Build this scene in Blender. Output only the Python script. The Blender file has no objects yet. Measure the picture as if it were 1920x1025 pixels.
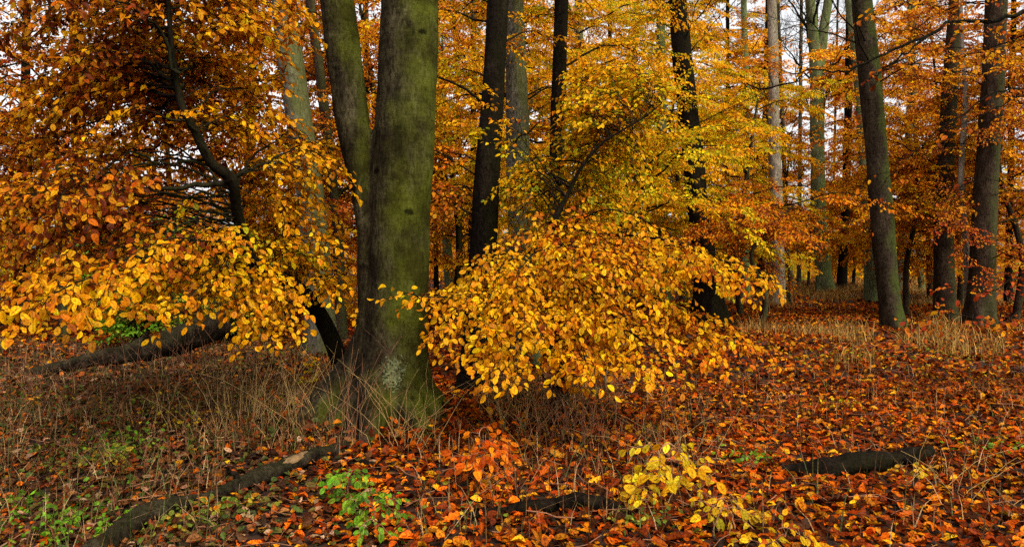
import bpy, math, random
import numpy as np
from mathutils import Vector

R = math.radians
rng = np.random.default_rng(11)
random.seed(11)
sc = bpy.context.scene
COL = sc.collection

# ------------------------------------------------------------------ camera, sky, sun, exposure
F = 1280.0          # focal length in pixels of the 1920 px wide photograph
HOR = 490.0         # height of the horizon in it
EYE = 1.5
cam = bpy.data.cameras.new('camera')
cam.lens = 24.0; cam.sensor_width = 36.0
cam.clip_start = 0.05; cam.clip_end = 2000
camo = bpy.data.objects.new('camera', cam); COL.objects.link(camo)
camo.location = (0, 0, EYE)
camo.rotation_euler = (R(90) - math.atan((512.5 - HOR) / F), 0, 0)
sc.camera = camo

SUN_EL, SUN_AZ = 52, 150      # degrees; azimuth clockwise from +Y (ahead)
world = bpy.data.worlds.new('World'); sc.world = world; world.use_nodes = True
nt = world.node_tree; nt.nodes.clear()
sky = nt.nodes.new('ShaderNodeTexSky'); sky.sky_type = 'NISHITA'; sky.sun_disc = False
sky.sun_elevation = R(SUN_EL); sky.sun_rotation = R(SUN_AZ); sky.air_density = 1.0; sky.dust_density = 4.0
hs = nt.nodes.new('ShaderNodeHueSaturation'); hs.inputs['Saturation'].default_value = 0.08   # an overcast, nearly white sky
bg = nt.nodes.new('ShaderNodeBackground'); bg.inputs['Strength'].default_value = 0.15
wo = nt.nodes.new('ShaderNodeOutputWorld')
nt.links.new(sky.outputs[0], hs.inputs['Color']); nt.links.new(hs.outputs[0], bg.inputs['Color']); nt.links.new(bg.outputs[0], wo.inputs[0])
sl = bpy.data.lights.new('sun', 'SUN'); sl.energy = 1.3; sl.angle = R(14); sl.color = (1, 0.90, 0.72)
slo = bpy.data.objects.new('sun', sl); COL.objects.link(slo)
sd = Vector((math.sin(R(SUN_AZ)) * math.cos(R(SUN_EL)), math.cos(R(SUN_AZ)) * math.cos(R(SUN_EL)), math.sin(R(SUN_EL))))
slo.rotation_euler = sd.to_track_quat('Z', 'Y').to_euler()
sc.view_settings.view_transform = 'Standard'; sc.view_settings.look = 'None'
sc.view_settings.exposure = 1.07; sc.view_settings.gamma = 1.0
sc.cycles.max_bounces = 7; sc.cycles.diffuse_bounces = 2; sc.cycles.transmission_bounces = 5; sc.cycles.glossy_bounces = 2
sc.cycles.use_denoising = False

# ------------------------------------------------------------------ helpers
def W(px, py, d):
    """The point of the place seen at a pixel of the photograph, d metres ahead."""
    return np.array([(px - 960) / F * d, d, EYE + (HOR - py) / F * d])

def gz(x, y):
    x = np.asarray(x, float); y = np.asarray(y, float)
    z = 0.035 * np.sin(x * 0.9 + 0.4 * y) + 0.03 * np.sin(y * 0.7 - 0.5 * x + 1.3) + 0.012 * np.sin(2.9 * x + 1.7 * y) + 0.012 * np.sin(3.7 * y - 1.9 * x + 2)
    far = np.clip((y - 8) / 30, 0, 1)
    z = z * (1 + 1.5 * far)
    z = z + 0.05 * np.exp(-(((x + 1.15) / 0.9) ** 2 + ((y - 6.3) / 0.9) ** 2))      # the swell at the foot of the big beech
    return z

def norm(v):
    n = np.linalg.norm(v, axis=-1, keepdims=True)
    return v / np.maximum(n, 1e-9)

def catmull(P, n):
    P = np.asarray(P, float)
    Q = np.vstack([2 * P[0] - P[1], P, 2 * P[-1] - P[-2]])
    t = np.linspace(0, len(P) - 1 - 1e-6, n); i = t.astype(int); f = (t - i)[:, None]
    a, b, c, d = Q[i], Q[i + 1], Q[i + 2], Q[i + 3]
    return 0.5 * (2 * b + (c - a) * f + (2 * a - 5 * b + 4 * c - d) * f ** 2 + (3 * b - a - 3 * c + d) * f ** 3)

def mesh_np(name, V, faces_flat, starts, totals, mat=None, col=None, smooth=False, alpha=None):
    me = bpy.data.meshes.new(name)
    V = np.ascontiguousarray(V, np.float32)
    me.vertices.add(len(V)); me.vertices.foreach_set('co', V.ravel())
    me.loops.add(len(faces_flat)); me.loops.foreach_set('vertex_index', np.ascontiguousarray(faces_flat, np.int32))
    me.polygons.add(len(starts)); me.polygons.foreach_set('loop_start', np.ascontiguousarray(starts, np.int32))
    try: me.polygons.foreach_set('loop_total', np.ascontiguousarray(totals, np.int32))
    except Exception: pass
    if smooth: me.polygons.foreach_set('use_smooth', np.ones(len(starts), bool))
    if col is not None:
        a = me.color_attributes.new('leaf_colour', 'FLOAT_COLOR', 'POINT')
        c4 = np.ones((len(V), 4), np.float32); c4[:, :3] = col
        c4[:, 3] = .4 if alpha is None else alpha
        a.data.foreach_set('color', c4.ravel())
    me.update(calc_edges=True); me.validate()
    if mat: me.materials.append(mat)
    return me

def link(name, me, parent=None):
    o = bpy.data.objects.new(name, me); COL.objects.link(o)
    if parent is not None: o.parent = parent
    return o

def tag(o, label, cat, group=None):
    o['label'] = label; o['category'] = cat
    if group: o['group'] = group
    return o

def thing(name, label, cat, group=None):
    return tag(link(name, None), label, cat, group)

class Wood:
    def __init__(s): s.V = []; s.Fq = []; s.n = 0
    def add(s, V, Fq):
        s.V.append(V); s.Fq.append(np.asarray(Fq) + s.n); s.n += len(V)
    def tube(s, P, r, sides=6, lobes=None):
        P = np.asarray(P, float); n = len(P); r = np.broadcast_to(np.asarray(r, float), (n,))
        T = norm(np.gradient(P, axis=0))
        ref = np.array([0.0, 1.0, 0.0]) if abs(T[:, 1]).mean() < 0.8 else np.array([1.0, 0, 0.2])
        A = norm(np.cross(T, ref)); B = np.cross(T, A)
        ang = np.arange(sides) / sides * 2 * np.pi
        rad = np.repeat(r[:, None], sides, 1)
        if lobes is not None: rad = rad * lobes(np.linspace(0, 1, n)[:, None], ang[None, :])
        V = P[:, None] + rad[..., None] * (A[:, None] * np.cos(ang)[None, :, None] + B[:, None] * np.sin(ang)[None, :, None])
        i = np.arange(n - 1)[:, None] * sides; j = np.arange(sides)[None]; k = (j + 1) % sides
        q = np.stack([i + j, i + k, i + sides + k, i + sides + j], -1).reshape(-1, 4)
        s.add(V.reshape(-1, 3), q)
    def mesh(s, name, mat, smooth=True):
        V = np.vstack(s.V); q = np.vstack(s.Fq)
        return mesh_np(name, V, q.ravel(), np.arange(len(q)) * 4, np.full(len(q), 4), mat, smooth=smooth)

# leaf outlines: x across, y along, z out of plane.  near = 11 points, mid = 6, far = 4
def _hi():
    ys = [0, .22, .5, .78, 1.0]; ws = [0, .37, .5, .33, 0]
    V = [(0, y, -0.10 * y * y) for y in ys]
    for sgn in (-1, 1):
        for k in (1, 2, 3): V.append((sgn * ws[k], ys[k] + .02, -0.10 * ys[k] ** 2 + (.07 if k != 2 else .12)))
    f = []
    for base, flip in ((5, 0), (8, 1)):
        fs = [(0, 1, base), (1, 2, base + 1, base), (2, 3, base + 2, base + 1), (3, 4, base + 2)]
        f += [tuple(reversed(q)) if flip else q for q in fs]
    return np.array(V, float), f
LEAF = {
    'hi': _hi(),
    'mid': (np.array([(0, 0, 0), (-.46, .34, .07), (-.36, .72, .03), (0, 1, -.10), (.36, .72, .03), (.46, .34, .07)], float), [(0, 3, 2, 1), (0, 5, 4, 3)]),
    'far': (np.array([(0, 0, 0), (-.45, .5, .05), (0, 1, -.06), (.45, .5, .05)], float), [(0, 3, 2, 1)]),
    'oak': (np.array([(0, 0, 0), (-.16, .2, .03), (-.34, .3, .06), (-.2, .42, .02), (-.46, .58, .08), (-.24, .7, .02), (-.26, .9, .05), (0, 1, -.05),
                      (.26, .9, .05), (.24, .7, .02), (.46, .58, .08), (.2, .42, .02), (.34, .3, .06), (.16, .2, .03)], float),
            [(0, 7, 6, 5, 4, 3, 2, 1), (0, 13, 12, 11, 10, 9, 8, 7)]),
}
class Leaves:
    def __init__(s): s.P = []; s.D = []; s.N = []; s.L = []; s.C = []
    def add(s, P, D, N, L, C):
        s.P.append(P); s.D.append(D); s.N.append(N); s.L.append(L); s.C.append(C)
    def count(s): return sum(len(p) for p in s.P)
    def mesh(s, name, mat, kind='hi', aspect=0.62, curl=1.0):
        P = np.vstack(s.P); D = norm(np.vstack(s.D)); N = np.vstack(s.N); L = np.concatenate(s.L); C = np.vstack(s.C)
        X = norm(np.cross(D, N)); N = np.cross(X, D)
        tv, tf = LEAF[kind]; n, m = len(P), len(tv)
        w = L * aspect * rng.uniform(.85, 1.15, n)
        cz = curl * rng.normal(1.1, 1.4, n) * L
        V = P[:, None] + X[:, None] * (tv[None, :, 0, None] * w[:, None, None]) + D[:, None] * (tv[None, :, 1, None] * L[:, None, None]) + N[:, None] * (tv[None, :, 2, None] * cz[:, None, None])
        off = np.arange(n) * m
        fl = np.concatenate([np.array(f) for f in tf]); k = len(fl)
        flat = (off[:, None] + fl[None]).ravel()
        tot = np.array([len(f) for f in tf]); st = np.concatenate([[0], np.cumsum(tot)[:-1]])
        starts = (np.arange(n)[:, None] * k + st[None]).ravel(); totals = np.tile(tot, n)
        return mesh_np(name, V.reshape(-1, 3), flat, starts, totals, mat, col=np.repeat(C, m, 0), alpha=np.tile(np.clip(np.abs(tv[:, 0]) * 2 + (tv[:, 1] > .97) * .9, 0, 1), n))

PAL = {
    'gold':   [(.82, .40, .003), (.76, .345, .003), (.84, .47, .006), (.68, .36, .004), (.70, .25, .002), (.44, .16, .002)],
    'olive':  [(.70, .43, .003), (.56, .41, .004), (.38, .35, .006), (.78, .45, .003), (.26, .27, .006), (.50, .31, .003)],
    'orange': [(.66, .20, .002), (.57, .13, .002), (.74, .31, .003), (.34, .068, .002), (.64, .25, .003), (.22, .038, .003)],
    'rust':   [(.34, .072, .003), (.20, .030, .003), (.47, .125, .003), (.54, .19, .003), (.11, .017, .003), (.58, .25, .004)],
    'amber':  [(.74, .31, .003), (.64, .21, .003), (.80, .39, .005), (.46, .12, .002), (.58, .28, .004), (.28, .062, .003)],
    'red':    [(.40, .05, .008), (.55, .11, .01), (.26, .03, .012), (.50, .16, .01)],
    'flame':  [(.56, .115, .003), (.50, .085, .003), (.62, .18, .004), (.36, .05, .003)],
    'green':  [(.10, .16, .015), (.16, .22, .02), (.24, .26, .02), (.08, .12, .015), (.40, .30, .02)],
    'fresh':  [(.10, .26, .008), (.14, .32, .010), (.07, .18, .008), (.20, .32, .012)],
    'lemon':  [(.76, .47, .008), (.72, .39, .006), (.58, .38, .008), (.70, .48, .015), (.46, .34, .010)],
    'litter': [(.50, .094, .002), (.40, .060, .002), (.21, .026, .002), (.56, .165, .004), (.07, .014, .003), (.26, .032, .002), (.40, .14, .008), (.64, .27, .005), (.034, .009, .003), (.46, .078, .002), (.13, .02, .003), (.05, .013, .004), (.18, .026, .003)],
    'dull':   [(.13, .045, .012), (.08, .03, .012), (.22, .085, .025), (.32, .085, .012), (.34, .20, .10), (.045, .02, .010), (.20, .05, .015), (.06, .028, .012), (.10, .08, .015), (.05, .07, .015)],
}
def colours(pal, n, shift=0.0, spread=0.16):
    p = np.array(PAL[pal]); c = p[rng.integers(0, len(p), n)]
    return np.clip(c * np.exp(rng.normal(shift, spread, (n, 1))) * np.exp(rng.normal(0, .05, (n, 3))), .002, .9)

# ------------------------------------------------------------------ materials
def newmat(name):
    m = bpy.data.materials.new(name); m.use_nodes = True; t = m.node_tree; t.nodes.clear()
    return m, t, t.nodes.new('ShaderNodeOutputMaterial')
def nd(t, ty, **kw):
    n = t.nodes.new(ty)
    for k, v in kw.items():
        if k in n.inputs: n.inputs[k].default_value = v
        else: setattr(n, k, v)
    return n
def leaf_mat(name, transl=0.42, spots=0.28, gloss=0.005):
    m, t, out = newmat(name); L = t.links.new
    a = nd(t, 'ShaderNodeAttribute', attribute_name='leaf_colour')
    tc = nd(t, 'ShaderNodeTexCoord')
    no = nd(t, 'ShaderNodeTexNoise', Scale=95.0, Detail=2.0)
    L(tc.outputs['Object'], no.inputs['Vector'])
    rp = nd(t, 'ShaderNodeValToRGB'); rp.color_ramp.elements[0].position = .36; rp.color_ramp.elements[1].position = .58
    e0 = 1 - spots; rp.color_ramp.elements[0].color = (e0, e0 * .75, e0 * .7, 1); rp.color_ramp.elements[1].color = (1, 1, 1, 1)
    L(no.outputs['Fac'], rp.inputs[0])
    mx = nd(t, 'ShaderNodeMixRGB', blend_type='MULTIPLY'); mx.inputs[0].default_value = 1
    L(a.outputs['Color'], mx.inputs[1]); L(rp.outputs[0], mx.inputs[2])
    # the margin browns first, the midrib is a shade darker
    eg = nd(t, 'ShaderNodeMath', operation='MULTIPLY_ADD'); eg.inputs[1].default_value = .9; L(no.outputs['Fac'], eg.inputs[0]); L(a.outputs['Alpha'], eg.inputs[2])
    er = nd(t, 'ShaderNodeValToRGB'); q = er.color_ramp.elements; q[0].position = .42; q[0].color = (.62, .55, .5, 1); q[1].position = .52; q[1].color = (1, 1, 1, 1)
    for ps, cc in ((.9, (1, 1, 1, 1)), (1.0, (.55, .36, .3, 1))): e = q.new(ps); e.color = cc
    hv = nd(t, 'ShaderNodeMath', operation='MULTIPLY'); hv.inputs[1].default_value = .72; L(eg.outputs[0], hv.inputs[0]); L(hv.outputs[0], er.inputs[0])
    m0 = nd(t, 'ShaderNodeMixRGB', blend_type='MULTIPLY'); m0.inputs[0].default_value = .8; L(mx.outputs[0], m0.inputs[1]); L(er.outputs[0], m0.inputs[2]); mx = m0
    d = nd(t, 'ShaderNodeBsdfDiffuse'); tr = nd(t, 'ShaderNodeBsdfTranslucent'); g = nd(t, 'ShaderNodeBsdfGlossy', Roughness=.5)
    g.inputs['Color'].default_value = (1, .85, .6, 1)
    m1 = nd(t, 'ShaderNodeMixShader'); m1.inputs[0].default_value = transl
    m2 = nd(t, 'ShaderNodeMixShader'); m2.inputs[0].default_value = gloss
    L(mx.outputs[0], d.inputs[0]); L(mx.outputs[0], tr.inputs[0]); L(d.outputs[0], m1.inputs[1]); L(tr.outputs[0], m1.inputs[2])
    L(m1.outputs[0], m2.inputs[1]); L(g.outputs[0], m2.inputs[2]); L(m2.outputs[0], out.inputs[0])
    return m
def bark_mat(name, c_dark, c_mid, c_pale, moss=(.07, .085, .012), moss_amt=.5, moss_dir=(1, -.3, 0), scale=1.0, rough_bark=0.35, knots=False):
    m, t, out = newmat(name); L = t.links.new
    tc = nd(t, 'ShaderNodeTexCoord'); mp = nd(t, 'ShaderNodeMapping'); mp.inputs['Scale'].default_value = (1, 1, .35)
    L(tc.outputs['Object'], mp.inputs[0])
    n1 = nd(t, 'ShaderNodeTexNoise', Scale=7 * scale, Detail=7.0, Roughness=.68)
    n2 = nd(t, 'ShaderNodeTexNoise', Scale=42 * scale, Detail=5.0, Roughness=.75)
    n3 = nd(t, 'ShaderNodeTexNoise', Scale=2.2 * scale, Detail=4.0, Roughness=.6)
    mp2 = nd(t, 'ShaderNodeMapping'); mp2.inputs['Scale'].default_value = (1, 1, 2.6)      # the beech's horizontal creases
    L(tc.outputs['Object'], mp2.inputs[0])
    n4 = nd(t, 'ShaderNodeTexNoise', Scale=9 * scale, Detail=5.0, Roughness=.6)
    L(mp.outputs[0], n1.inputs[0]); L(mp.outputs[0], n2.inputs[0]); L(tc.outputs['Object'], n3.inputs[0]); L(mp2.outputs[0], n4.inputs[0])
    rp = nd(t, 'ShaderNodeValToRGB'); el = rp.color_ramp.elements
    el[0].position = .34; el[0].color = (*c_dark, 1); el[1].position = .72; el[1].color = (*c_pale, 1)
    e = el.new(.52); e.color = (*c_mid, 1)
    L(n1.outputs['Fac'], rp.inputs[0])
    sp = nd(t, 'ShaderNodeValToRGB'); sp.color_ramp.elements[0].position = .38; sp.color_ramp.elements[0].color = (.3, .28, .26, 1); sp.color_ramp.elements[1].position = .55; sp.color_ramp.elements[1].color = (1, 1, 1, 1)
    L(n2.outputs['Fac'], sp.inputs[0])
    mu = nd(t, 'ShaderNodeMixRGB', blend_type='MULTIPLY'); mu.inputs[0].default_value = .85
    L(rp.outputs[0], mu.inputs[1]); L(sp.outputs[0], mu.inputs[2])
    # algae: more on the damp side
    ge = nd(t, 'ShaderNodeNewGeometry'); dt = nd(t, 'ShaderNodeVectorMath', operation='DOT_PRODUCT'); dt.inputs[1].default_value = moss_dir
    L(ge.outputs['Normal'], dt.inputs[0])
    ad = nd(t, 'ShaderNodeMath', operation='MULTIPLY_ADD'); ad.inputs[1].default_value = .38; L(dt.outputs['Value'], ad.inputs[0]); L(n3.outputs['Fac'], ad.inputs[2])
    mr = nd(t, 'ShaderNodeMapRange'); mr.inputs[1].default_value = .46; mr.inputs[2].default_value = .82; mr.inputs[4].default_value = moss_amt
    L(ad.outputs[0], mr.inputs[0])
    mx = nd(t, 'ShaderNodeMixRGB'); mx.inputs[2].default_value = (*moss, 1)
    L(mr.outputs[0], mx.inputs[0]); L(mu.outputs[0], mx.inputs[1])
    mu2 = nd(t, 'ShaderNodeMixRGB', blend_type='MULTIPLY'); mu2.inputs[0].default_value = .5
    L(mx.outputs[0], mu2.inputs[1]); L(sp.outputs[0], mu2.inputs[2])
    if knots:
        vo = nd(t, 'ShaderNodeTexVoronoi', Scale=2.6); mpv = nd(t, 'ShaderNodeMapping'); mpv.inputs['Scale'].default_value = (1.2, 1.2, 1.9)
        L(tc.outputs['Object'], mpv.inputs[0]); L(mpv.outputs[0], vo.inputs['Vector'])
        dn = nd(t, 'ShaderNodeMath', operation='MULTIPLY_ADD'); dn.inputs[1].default_value = .16; L(n2.outputs['Fac'], dn.inputs[0]); L(vo.outputs['Distance'], dn.inputs[2])
        kr = nd(t, 'ShaderNodeValToRGB'); kr.color_ramp.elements[0].position = .17; kr.color_ramp.elements[0].color = (.10, .08, .07, 1); kr.color_ramp.elements[1].position = .27; kr.color_ramp.elements[1].color = (1, 1, 1, 1)
        L(dn.outputs[0], kr.inputs[0]); mk = nd(t, 'ShaderNodeMixRGB', blend_type='MULTIPLY'); mk.inputs[0].default_value = .9; L(mu2.outputs[0], mk.inputs[1]); L(kr.outputs[0], mk.inputs[2])
        n5 = nd(t, 'ShaderNodeTexNoise', Scale=1.7, Detail=6.0, Roughness=.7); L(tc.outputs['Object'], n5.inputs[0])
        r5 = nd(t, 'ShaderNodeValToRGB'); r5.color_ramp.elements[0].position = .44; r5.color_ramp.elements[0].color = (.36, .30, .30, 1); r5.color_ramp.elements[1].position = .58; r5.color_ramp.elements[1].color = (1, 1, 1, 1)
        L(n5.outputs['Fac'], r5.inputs[0]); mk2 = nd(t, 'ShaderNodeMixRGB', blend_type='MULTIPLY'); mk2.inputs[0].default_value = .9; L(mk.outputs[0], mk2.inputs[1]); L(r5.outputs[0], mk2.inputs[2]); mu2 = mk2
    b = nd(t, 'ShaderNodeBsdfPrincipled', Roughness=.9); b.inputs['Specular IOR Level'].default_value = .04
    L(mu2.outputs[0], b.inputs['Base Color'])
    ma = nd(t, 'ShaderNodeMath', operation='ADD'); L(n2.outputs['Fac'], ma.inputs[0]); L(n4.outputs['Fac'], ma.inputs[1])
    bp = nd(t, 'ShaderNodeBump', Strength=rough_bark, Distance=.02); L(ma.outputs[0], bp.inputs['Height']); L(bp.outputs[0], b.inputs['Normal'])
    L(b.outputs[0], out.inputs[0])
    return m
M = {}
M['leaf'] = leaf_mat('beech_leaf'); M['leaf_far'] = leaf_mat('distant_leaf', .48, .1)
M['litter'] = leaf_mat('fallen_leaf', .12, .65, .006)
M['green'] = leaf_mat('green_leaf', .35, .4, .01)
M['beech'] = bark_mat('beech_bark', (.014, .010, .006), (.046, .036, .017), (.105, .088, .044), moss=(.066, .074, .005), moss_amt=.82, moss_dir=(.9, -.25, 0), knots=True, rough_bark=.6)
M['dark'] = bark_mat('dark_wet_bark', (.0045, .0028, .0018), (.009, .0055, .0035), (.021, .014, .009), moss=(.016, .015, .003), moss_amt=.35, rough_bark=.7)
M['grey'] = bark_mat('grey_bark', (.05, .042, .03), (.10, .086, .062), (.19, .165, .12), moss=(.10, .11, .02), moss_amt=.55)
M['pale'] = bark_mat('pale_bark', (.13, .10, .075), (.27, .22, .165), (.40, .34, .26), moss=(.16, .15, .05), moss_amt=.35)
M['greenish'] = bark_mat('green_bark', (.055, .055, .026), (.12, .13, .058), (.20, .20, .11), moss=(.12, .16, .03), moss_amt=.6)
M['brown'] = bark_mat('brown_mossy_bark', (.020, .013, .008), (.040, .027, .016), (.072, .05, .03), moss=(.055, .075, .010), moss_amt=.65, moss_dir=(1, -.1, 0), rough_bark=.8)
M['ruddy'] = bark_mat('ruddy_bark', (.020, .011, .007), (.040, .024, .015), (.076, .050, .032), moss=(.06, .07, .018), moss_amt=.45, rough_bark=.7)
M['twig'] = bark_mat('twig_bark', (.006, .004, .003), (.010, .0065, .0045), (.024, .016, .011), moss_amt=.1)
M['log'] = bark_mat('rotten_log_bark', (.010, .007, .004), (.026, .018, .011), (.075, .052, .032), moss=(.03, .034, .008), moss_amt=.25, moss_dir=(0, 0, 1), rough_bark=1.0)
def plain(name, c, rough=.85, var=.5, sc_=30):
    m, t, out = newmat(name); L = t.links.new
    tc = nd(t, 'ShaderNodeTexCoord'); no = nd(t, 'ShaderNodeTexNoise', Scale=sc_, Detail=4.0); L(tc.outputs['Object'], no.inputs[0])
    rp = nd(t, 'ShaderNodeValToRGB'); rp.color_ramp.elements[0].position = .3; rp.color_ramp.elements[1].position = .7
    rp.color_ramp.elements[0].color = (*[x * (1 - var) for x in c], 1); rp.color_ramp.elements[1].color = (*[min(.9, x * (1 + var)) for x in c], 1)
    L(no.outputs[0], rp.inputs[0]); b = nd(t, 'ShaderNodeBsdfPrincipled', Roughness=rough); b.inputs['Specular IOR Level'].default_value = .2
    L(rp.outputs[0], b.inputs['Base Color']); L(b.outputs[0], out.inputs[0]); return m
M['soil'] = plain('leaf_mould', (.022, .009, .004), .95, .8, 14)
M['straw'] = plain('dry_stem', (.27, .165, .055), .8, .45, 9)
M['cane'] = plain('red_brown_stem', (.20, .085, .04), .8, .5, 9)
M['wood'] = plain('bare_wood', (.13, .075, .03), .85, .5, 30)
M['lichen'] = plain('lichen', (.075, .08, .032), .95, .9, 40)
M['moss'] = plain('moss', (.07, .11, .012), .95, .6, 60)

# ------------------------------------------------------------------ leaf sprays (twig + side twigs + alternate leaves) in a local frame: +Y along, +Z up
def make_spray(seed, length=.75):
    g = np.random.default_rng(seed); w = Wood(); P = []; D = []; N = []; L = []
    n = 14; t = np.linspace(0, 1, n)
    ax = np.stack([.05 * np.sin(t * 4 + g.uniform(0, 6)), t * length, -.10 * t ** 2 + .02 * np.sin(t * 7)], 1)
    w.tube(ax, np.linspace(.005, .0015, n), 3)
    def leafrow(pts, a0, first):
        seg = np.linalg.norm(np.diff(pts, axis=0), axis=1); s = np.concatenate([[0], np.cumsum(seg)])
        k = max(2, int(s[-1] / .042)); u = np.linspace(first * s[-1], s[-1], k)
        q = np.stack([np.interp(u, s, pts[:, c]) for c in range(3)], 1); tg = norm(np.gradient(pts, axis=0)); tq = norm(np.stack([np.interp(u, s, tg[:, c]) for c in range(3)], 1))
        sg = np.where(np.arange(k) % 2 == 0, 1, -1) * (1 if g.random() < .5 else -1); an = R(52) * sg + g.normal(0, .28, k); an[-1] *= .15
        side = np.stack([tq[:, 1], -tq[:, 0], 0 * tq[:, 0]], 1)
        d = tq * np.cos(an)[:, None] + side * np.sin(an)[:, None]; d[:, 2] += g.normal(-.18, .22, k)
        P.append(q); D.append(norm(d)); N.append(norm(np.stack([g.normal(0, .3, k), g.normal(0, .3, k), np.ones(k)], 1)))
        L.append(g.uniform(.048, .092, k) * np.where(np.arange(k) == 0, .8, 1))
    leafrow(ax, 0, .12)
    m = int(length / .062); sg = 1
    for i in range(m):
        u = .08 + .86 * i / m; sg = -sg
        if g.random() < .08: continue
        b = np.array([np.interp(u, t, ax[:, c]) for c in range(3)]); ll = length * (.50 - .36 * u) * g.uniform(.7, 1.25)
        an = sg * R(g.uniform(42, 66)); s = np.linspace(0, 1, 6)[:, None]
        d = np.array([math.sin(an), math.cos(an), g.normal(0, .16)])
        pts = b + d * ll * s + np.array([0, .10 * ll, -.14 * ll]) * s ** 2
        w.tube(pts, np.linspace(.0026, .0009, 6), 3); leafrow(pts, an, .18)
    return dict(P=np.vstack(P), D=np.vstack(D), N=np.vstack(N), L=np.concatenate(L), WV=np.vstack(w.V), WF=np.vstack(w.Fq))
SPRAYS = [(ln, [make_spray(100 + 10 * k + i, ln) for i in range(7)]) for k, ln in enumerate((.26, .38, .54, .75, 1.0))]
TOWARD = norm(np.array([0.25, -.85, .55]))      # the open, lighter side of the wood, to which the leaves turn

def put_spray(Lv, Wd, base, dirn, nrm, scale, leaf, pal, shift=0.0, keep=1.0, tilt=.55, spread=.16, face=.62):
    ln, bank = min(SPRAYS, key=lambda q: abs(math.log(q[0] / (scale * .75)))); s = bank[rng.integers(len(bank))]; scale = scale * .75 / ln
    y = norm(np.asarray(dirn, float)); x = norm(np.cross(y, nrm)); z = np.cross(x, y); Rm = np.stack([x, y, z], 1)
    P = (s['P'] * scale) @ Rm.T + base; D = s['D'] @ Rm.T; N = s['N'] @ Rm.T
    n = len(P)
    if keep < 1:
        k = rng.random(n) < keep; P, D, N = P[k], D[k], N[k]; Ls = s['L'][k]; n = len(P)
    else: Ls = s['L']
    N = norm(N * tilt + TOWARD * face + rng.normal(0, .22, (n, 3)))
    D = norm(D + np.array([0, 0, -.20]) + rng.normal(0, .12, (n, 3)))
    Lv.add(P, D, N, Ls * leaf * rng.uniform(.8, 1.15, n), colours(pal, n, shift + rng.normal(0, .14), spread))
    if Wd is not None: Wd.add((s['WV'] * scale) @ Rm.T + base, s['WF'])

def bough(Lv, Wd, path, r0, spacing=.13, sscale=.75, leaf=.80, pal='gold', shift=0.0, first=.22, keep=.9, pal2=None, twigs=True, side_w=1.0, face=.5):
    path = np.asarray(path, float); n = max(8, 4 * len(path)); P = catmull(path, n)
    wob = rng.normal(0, .016, (n, 3)); wob[0] = 0; P = P + wob
    seg = np.linalg.norm(np.diff(P, axis=0), axis=1); s = np.concatenate([[0], np.cumsum(seg)]); tot = s[-1]
    Wd.tube(P, r0 * (1 - .85 * s / tot), 6)
    T = norm(np.gradient(P, axis=0)); up = norm(np.array([.05, -.28, .95]) + rng.normal(0, .12, 3))
    u = first * tot; sg = 1
    while u < tot:
        f = u / tot; sg = -sg
        b = np.array([np.interp(u, s, P[:, c]) for c in range(3)]); tg = norm(np.array([np.interp(u, s, T[:, c]) for c in range(3)]))
        sd_ = norm(np.cross(tg, up)) * sg
        an = R(rng.uniform(35, 68)); d = tg * math.cos(an) + sd_ * math.sin(an) * side_w + np.array([0, 0, rng.normal(-.05, .18)])
        put_spray(Lv, Wd if twigs else None, b, d, norm(up + rng.normal(0, .2, 3)), sscale * rng.uniform(.65, 1.15) * (1.05 - .4 * f), leaf, pal2 if (pal2 and rng.random() < .4) else pal, shift, keep, face=face)
        u += spacing * rng.uniform(.6, 1.4)
    put_spray(Lv, Wd if twigs else None, P[-1], T[-1] + np.array([0, 0, -.1]), up, sscale * .8, leaf, pal, shift, keep, face=face)

def trunk_mesh(name, pts, mat, sides=20, flare=1.0, seed=0, top_extend=True, nring=60, flat_base=True, rel_noise=.035):
    """pts: rows (x, y, z, radius) from the base up."""
    g = np.random.default_rng(seed); pts = np.asarray(pts, float)
    Q = catmull(pts, nring); w = Wood(); zb = Q[0, 2]; ph = g.uniform(0, 6, 4)
    lob = g.integers(4, 7)
    def lobes(t, a):
        z = Q[:, 2][:, None] - zb; rr = pts[min(1, len(pts) - 1), 3]
        fl = flare * np.exp(-z / (rr * 1.6)) * (.30 + .38 * np.cos(lob * a + ph[0]) + .2 * np.cos((lob - 2) * a + ph[1]))
        return 1 + np.maximum(fl, -.1) + rel_noise * np.sin(3 * a + z * 1.3 + ph[2]) + rel_noise * .7 * np.sin(2 * a - z * 2.1 + ph[3]) + rel_noise * .5 * np.sin(5 * a + z * 4 + ph[1])
    w.tube(Q[:, :3], Q[:, 3], sides, lobes)
    return w.mesh(name, mat)

def px_trunk(d, rows, top=None, sink=.15, extra=1.0):
    """rows (px, py, width px) from base up -> (x,y,z,r); carried on above the picture to its tapering top."""
    out = []
    for px, py, wd in rows:
        p = W(px, py, d); out.append((*p, wd / F * d / 2))
    b = out[0]; z0 = float(gz(b[0], b[1])) - sink; out[0] = (b[0], b[1], z0, b[3])
    a, c = np.array(out[-2]), np.array(out[-1]); h = top if top else max(c[2] * 1.5, c[2] + 4)
    dr = (c - a)[:3] / max(.3, (c - a)[2])
    for k in (.5, 1.0):
        z = c[2] + (h - c[2]) * k; q = c[:3] + dr * (z - c[2]) * .7; q[2] = z
        out.append((*q, c[3] * (1 - .42 * k)))
    return np.array(out)

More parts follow.
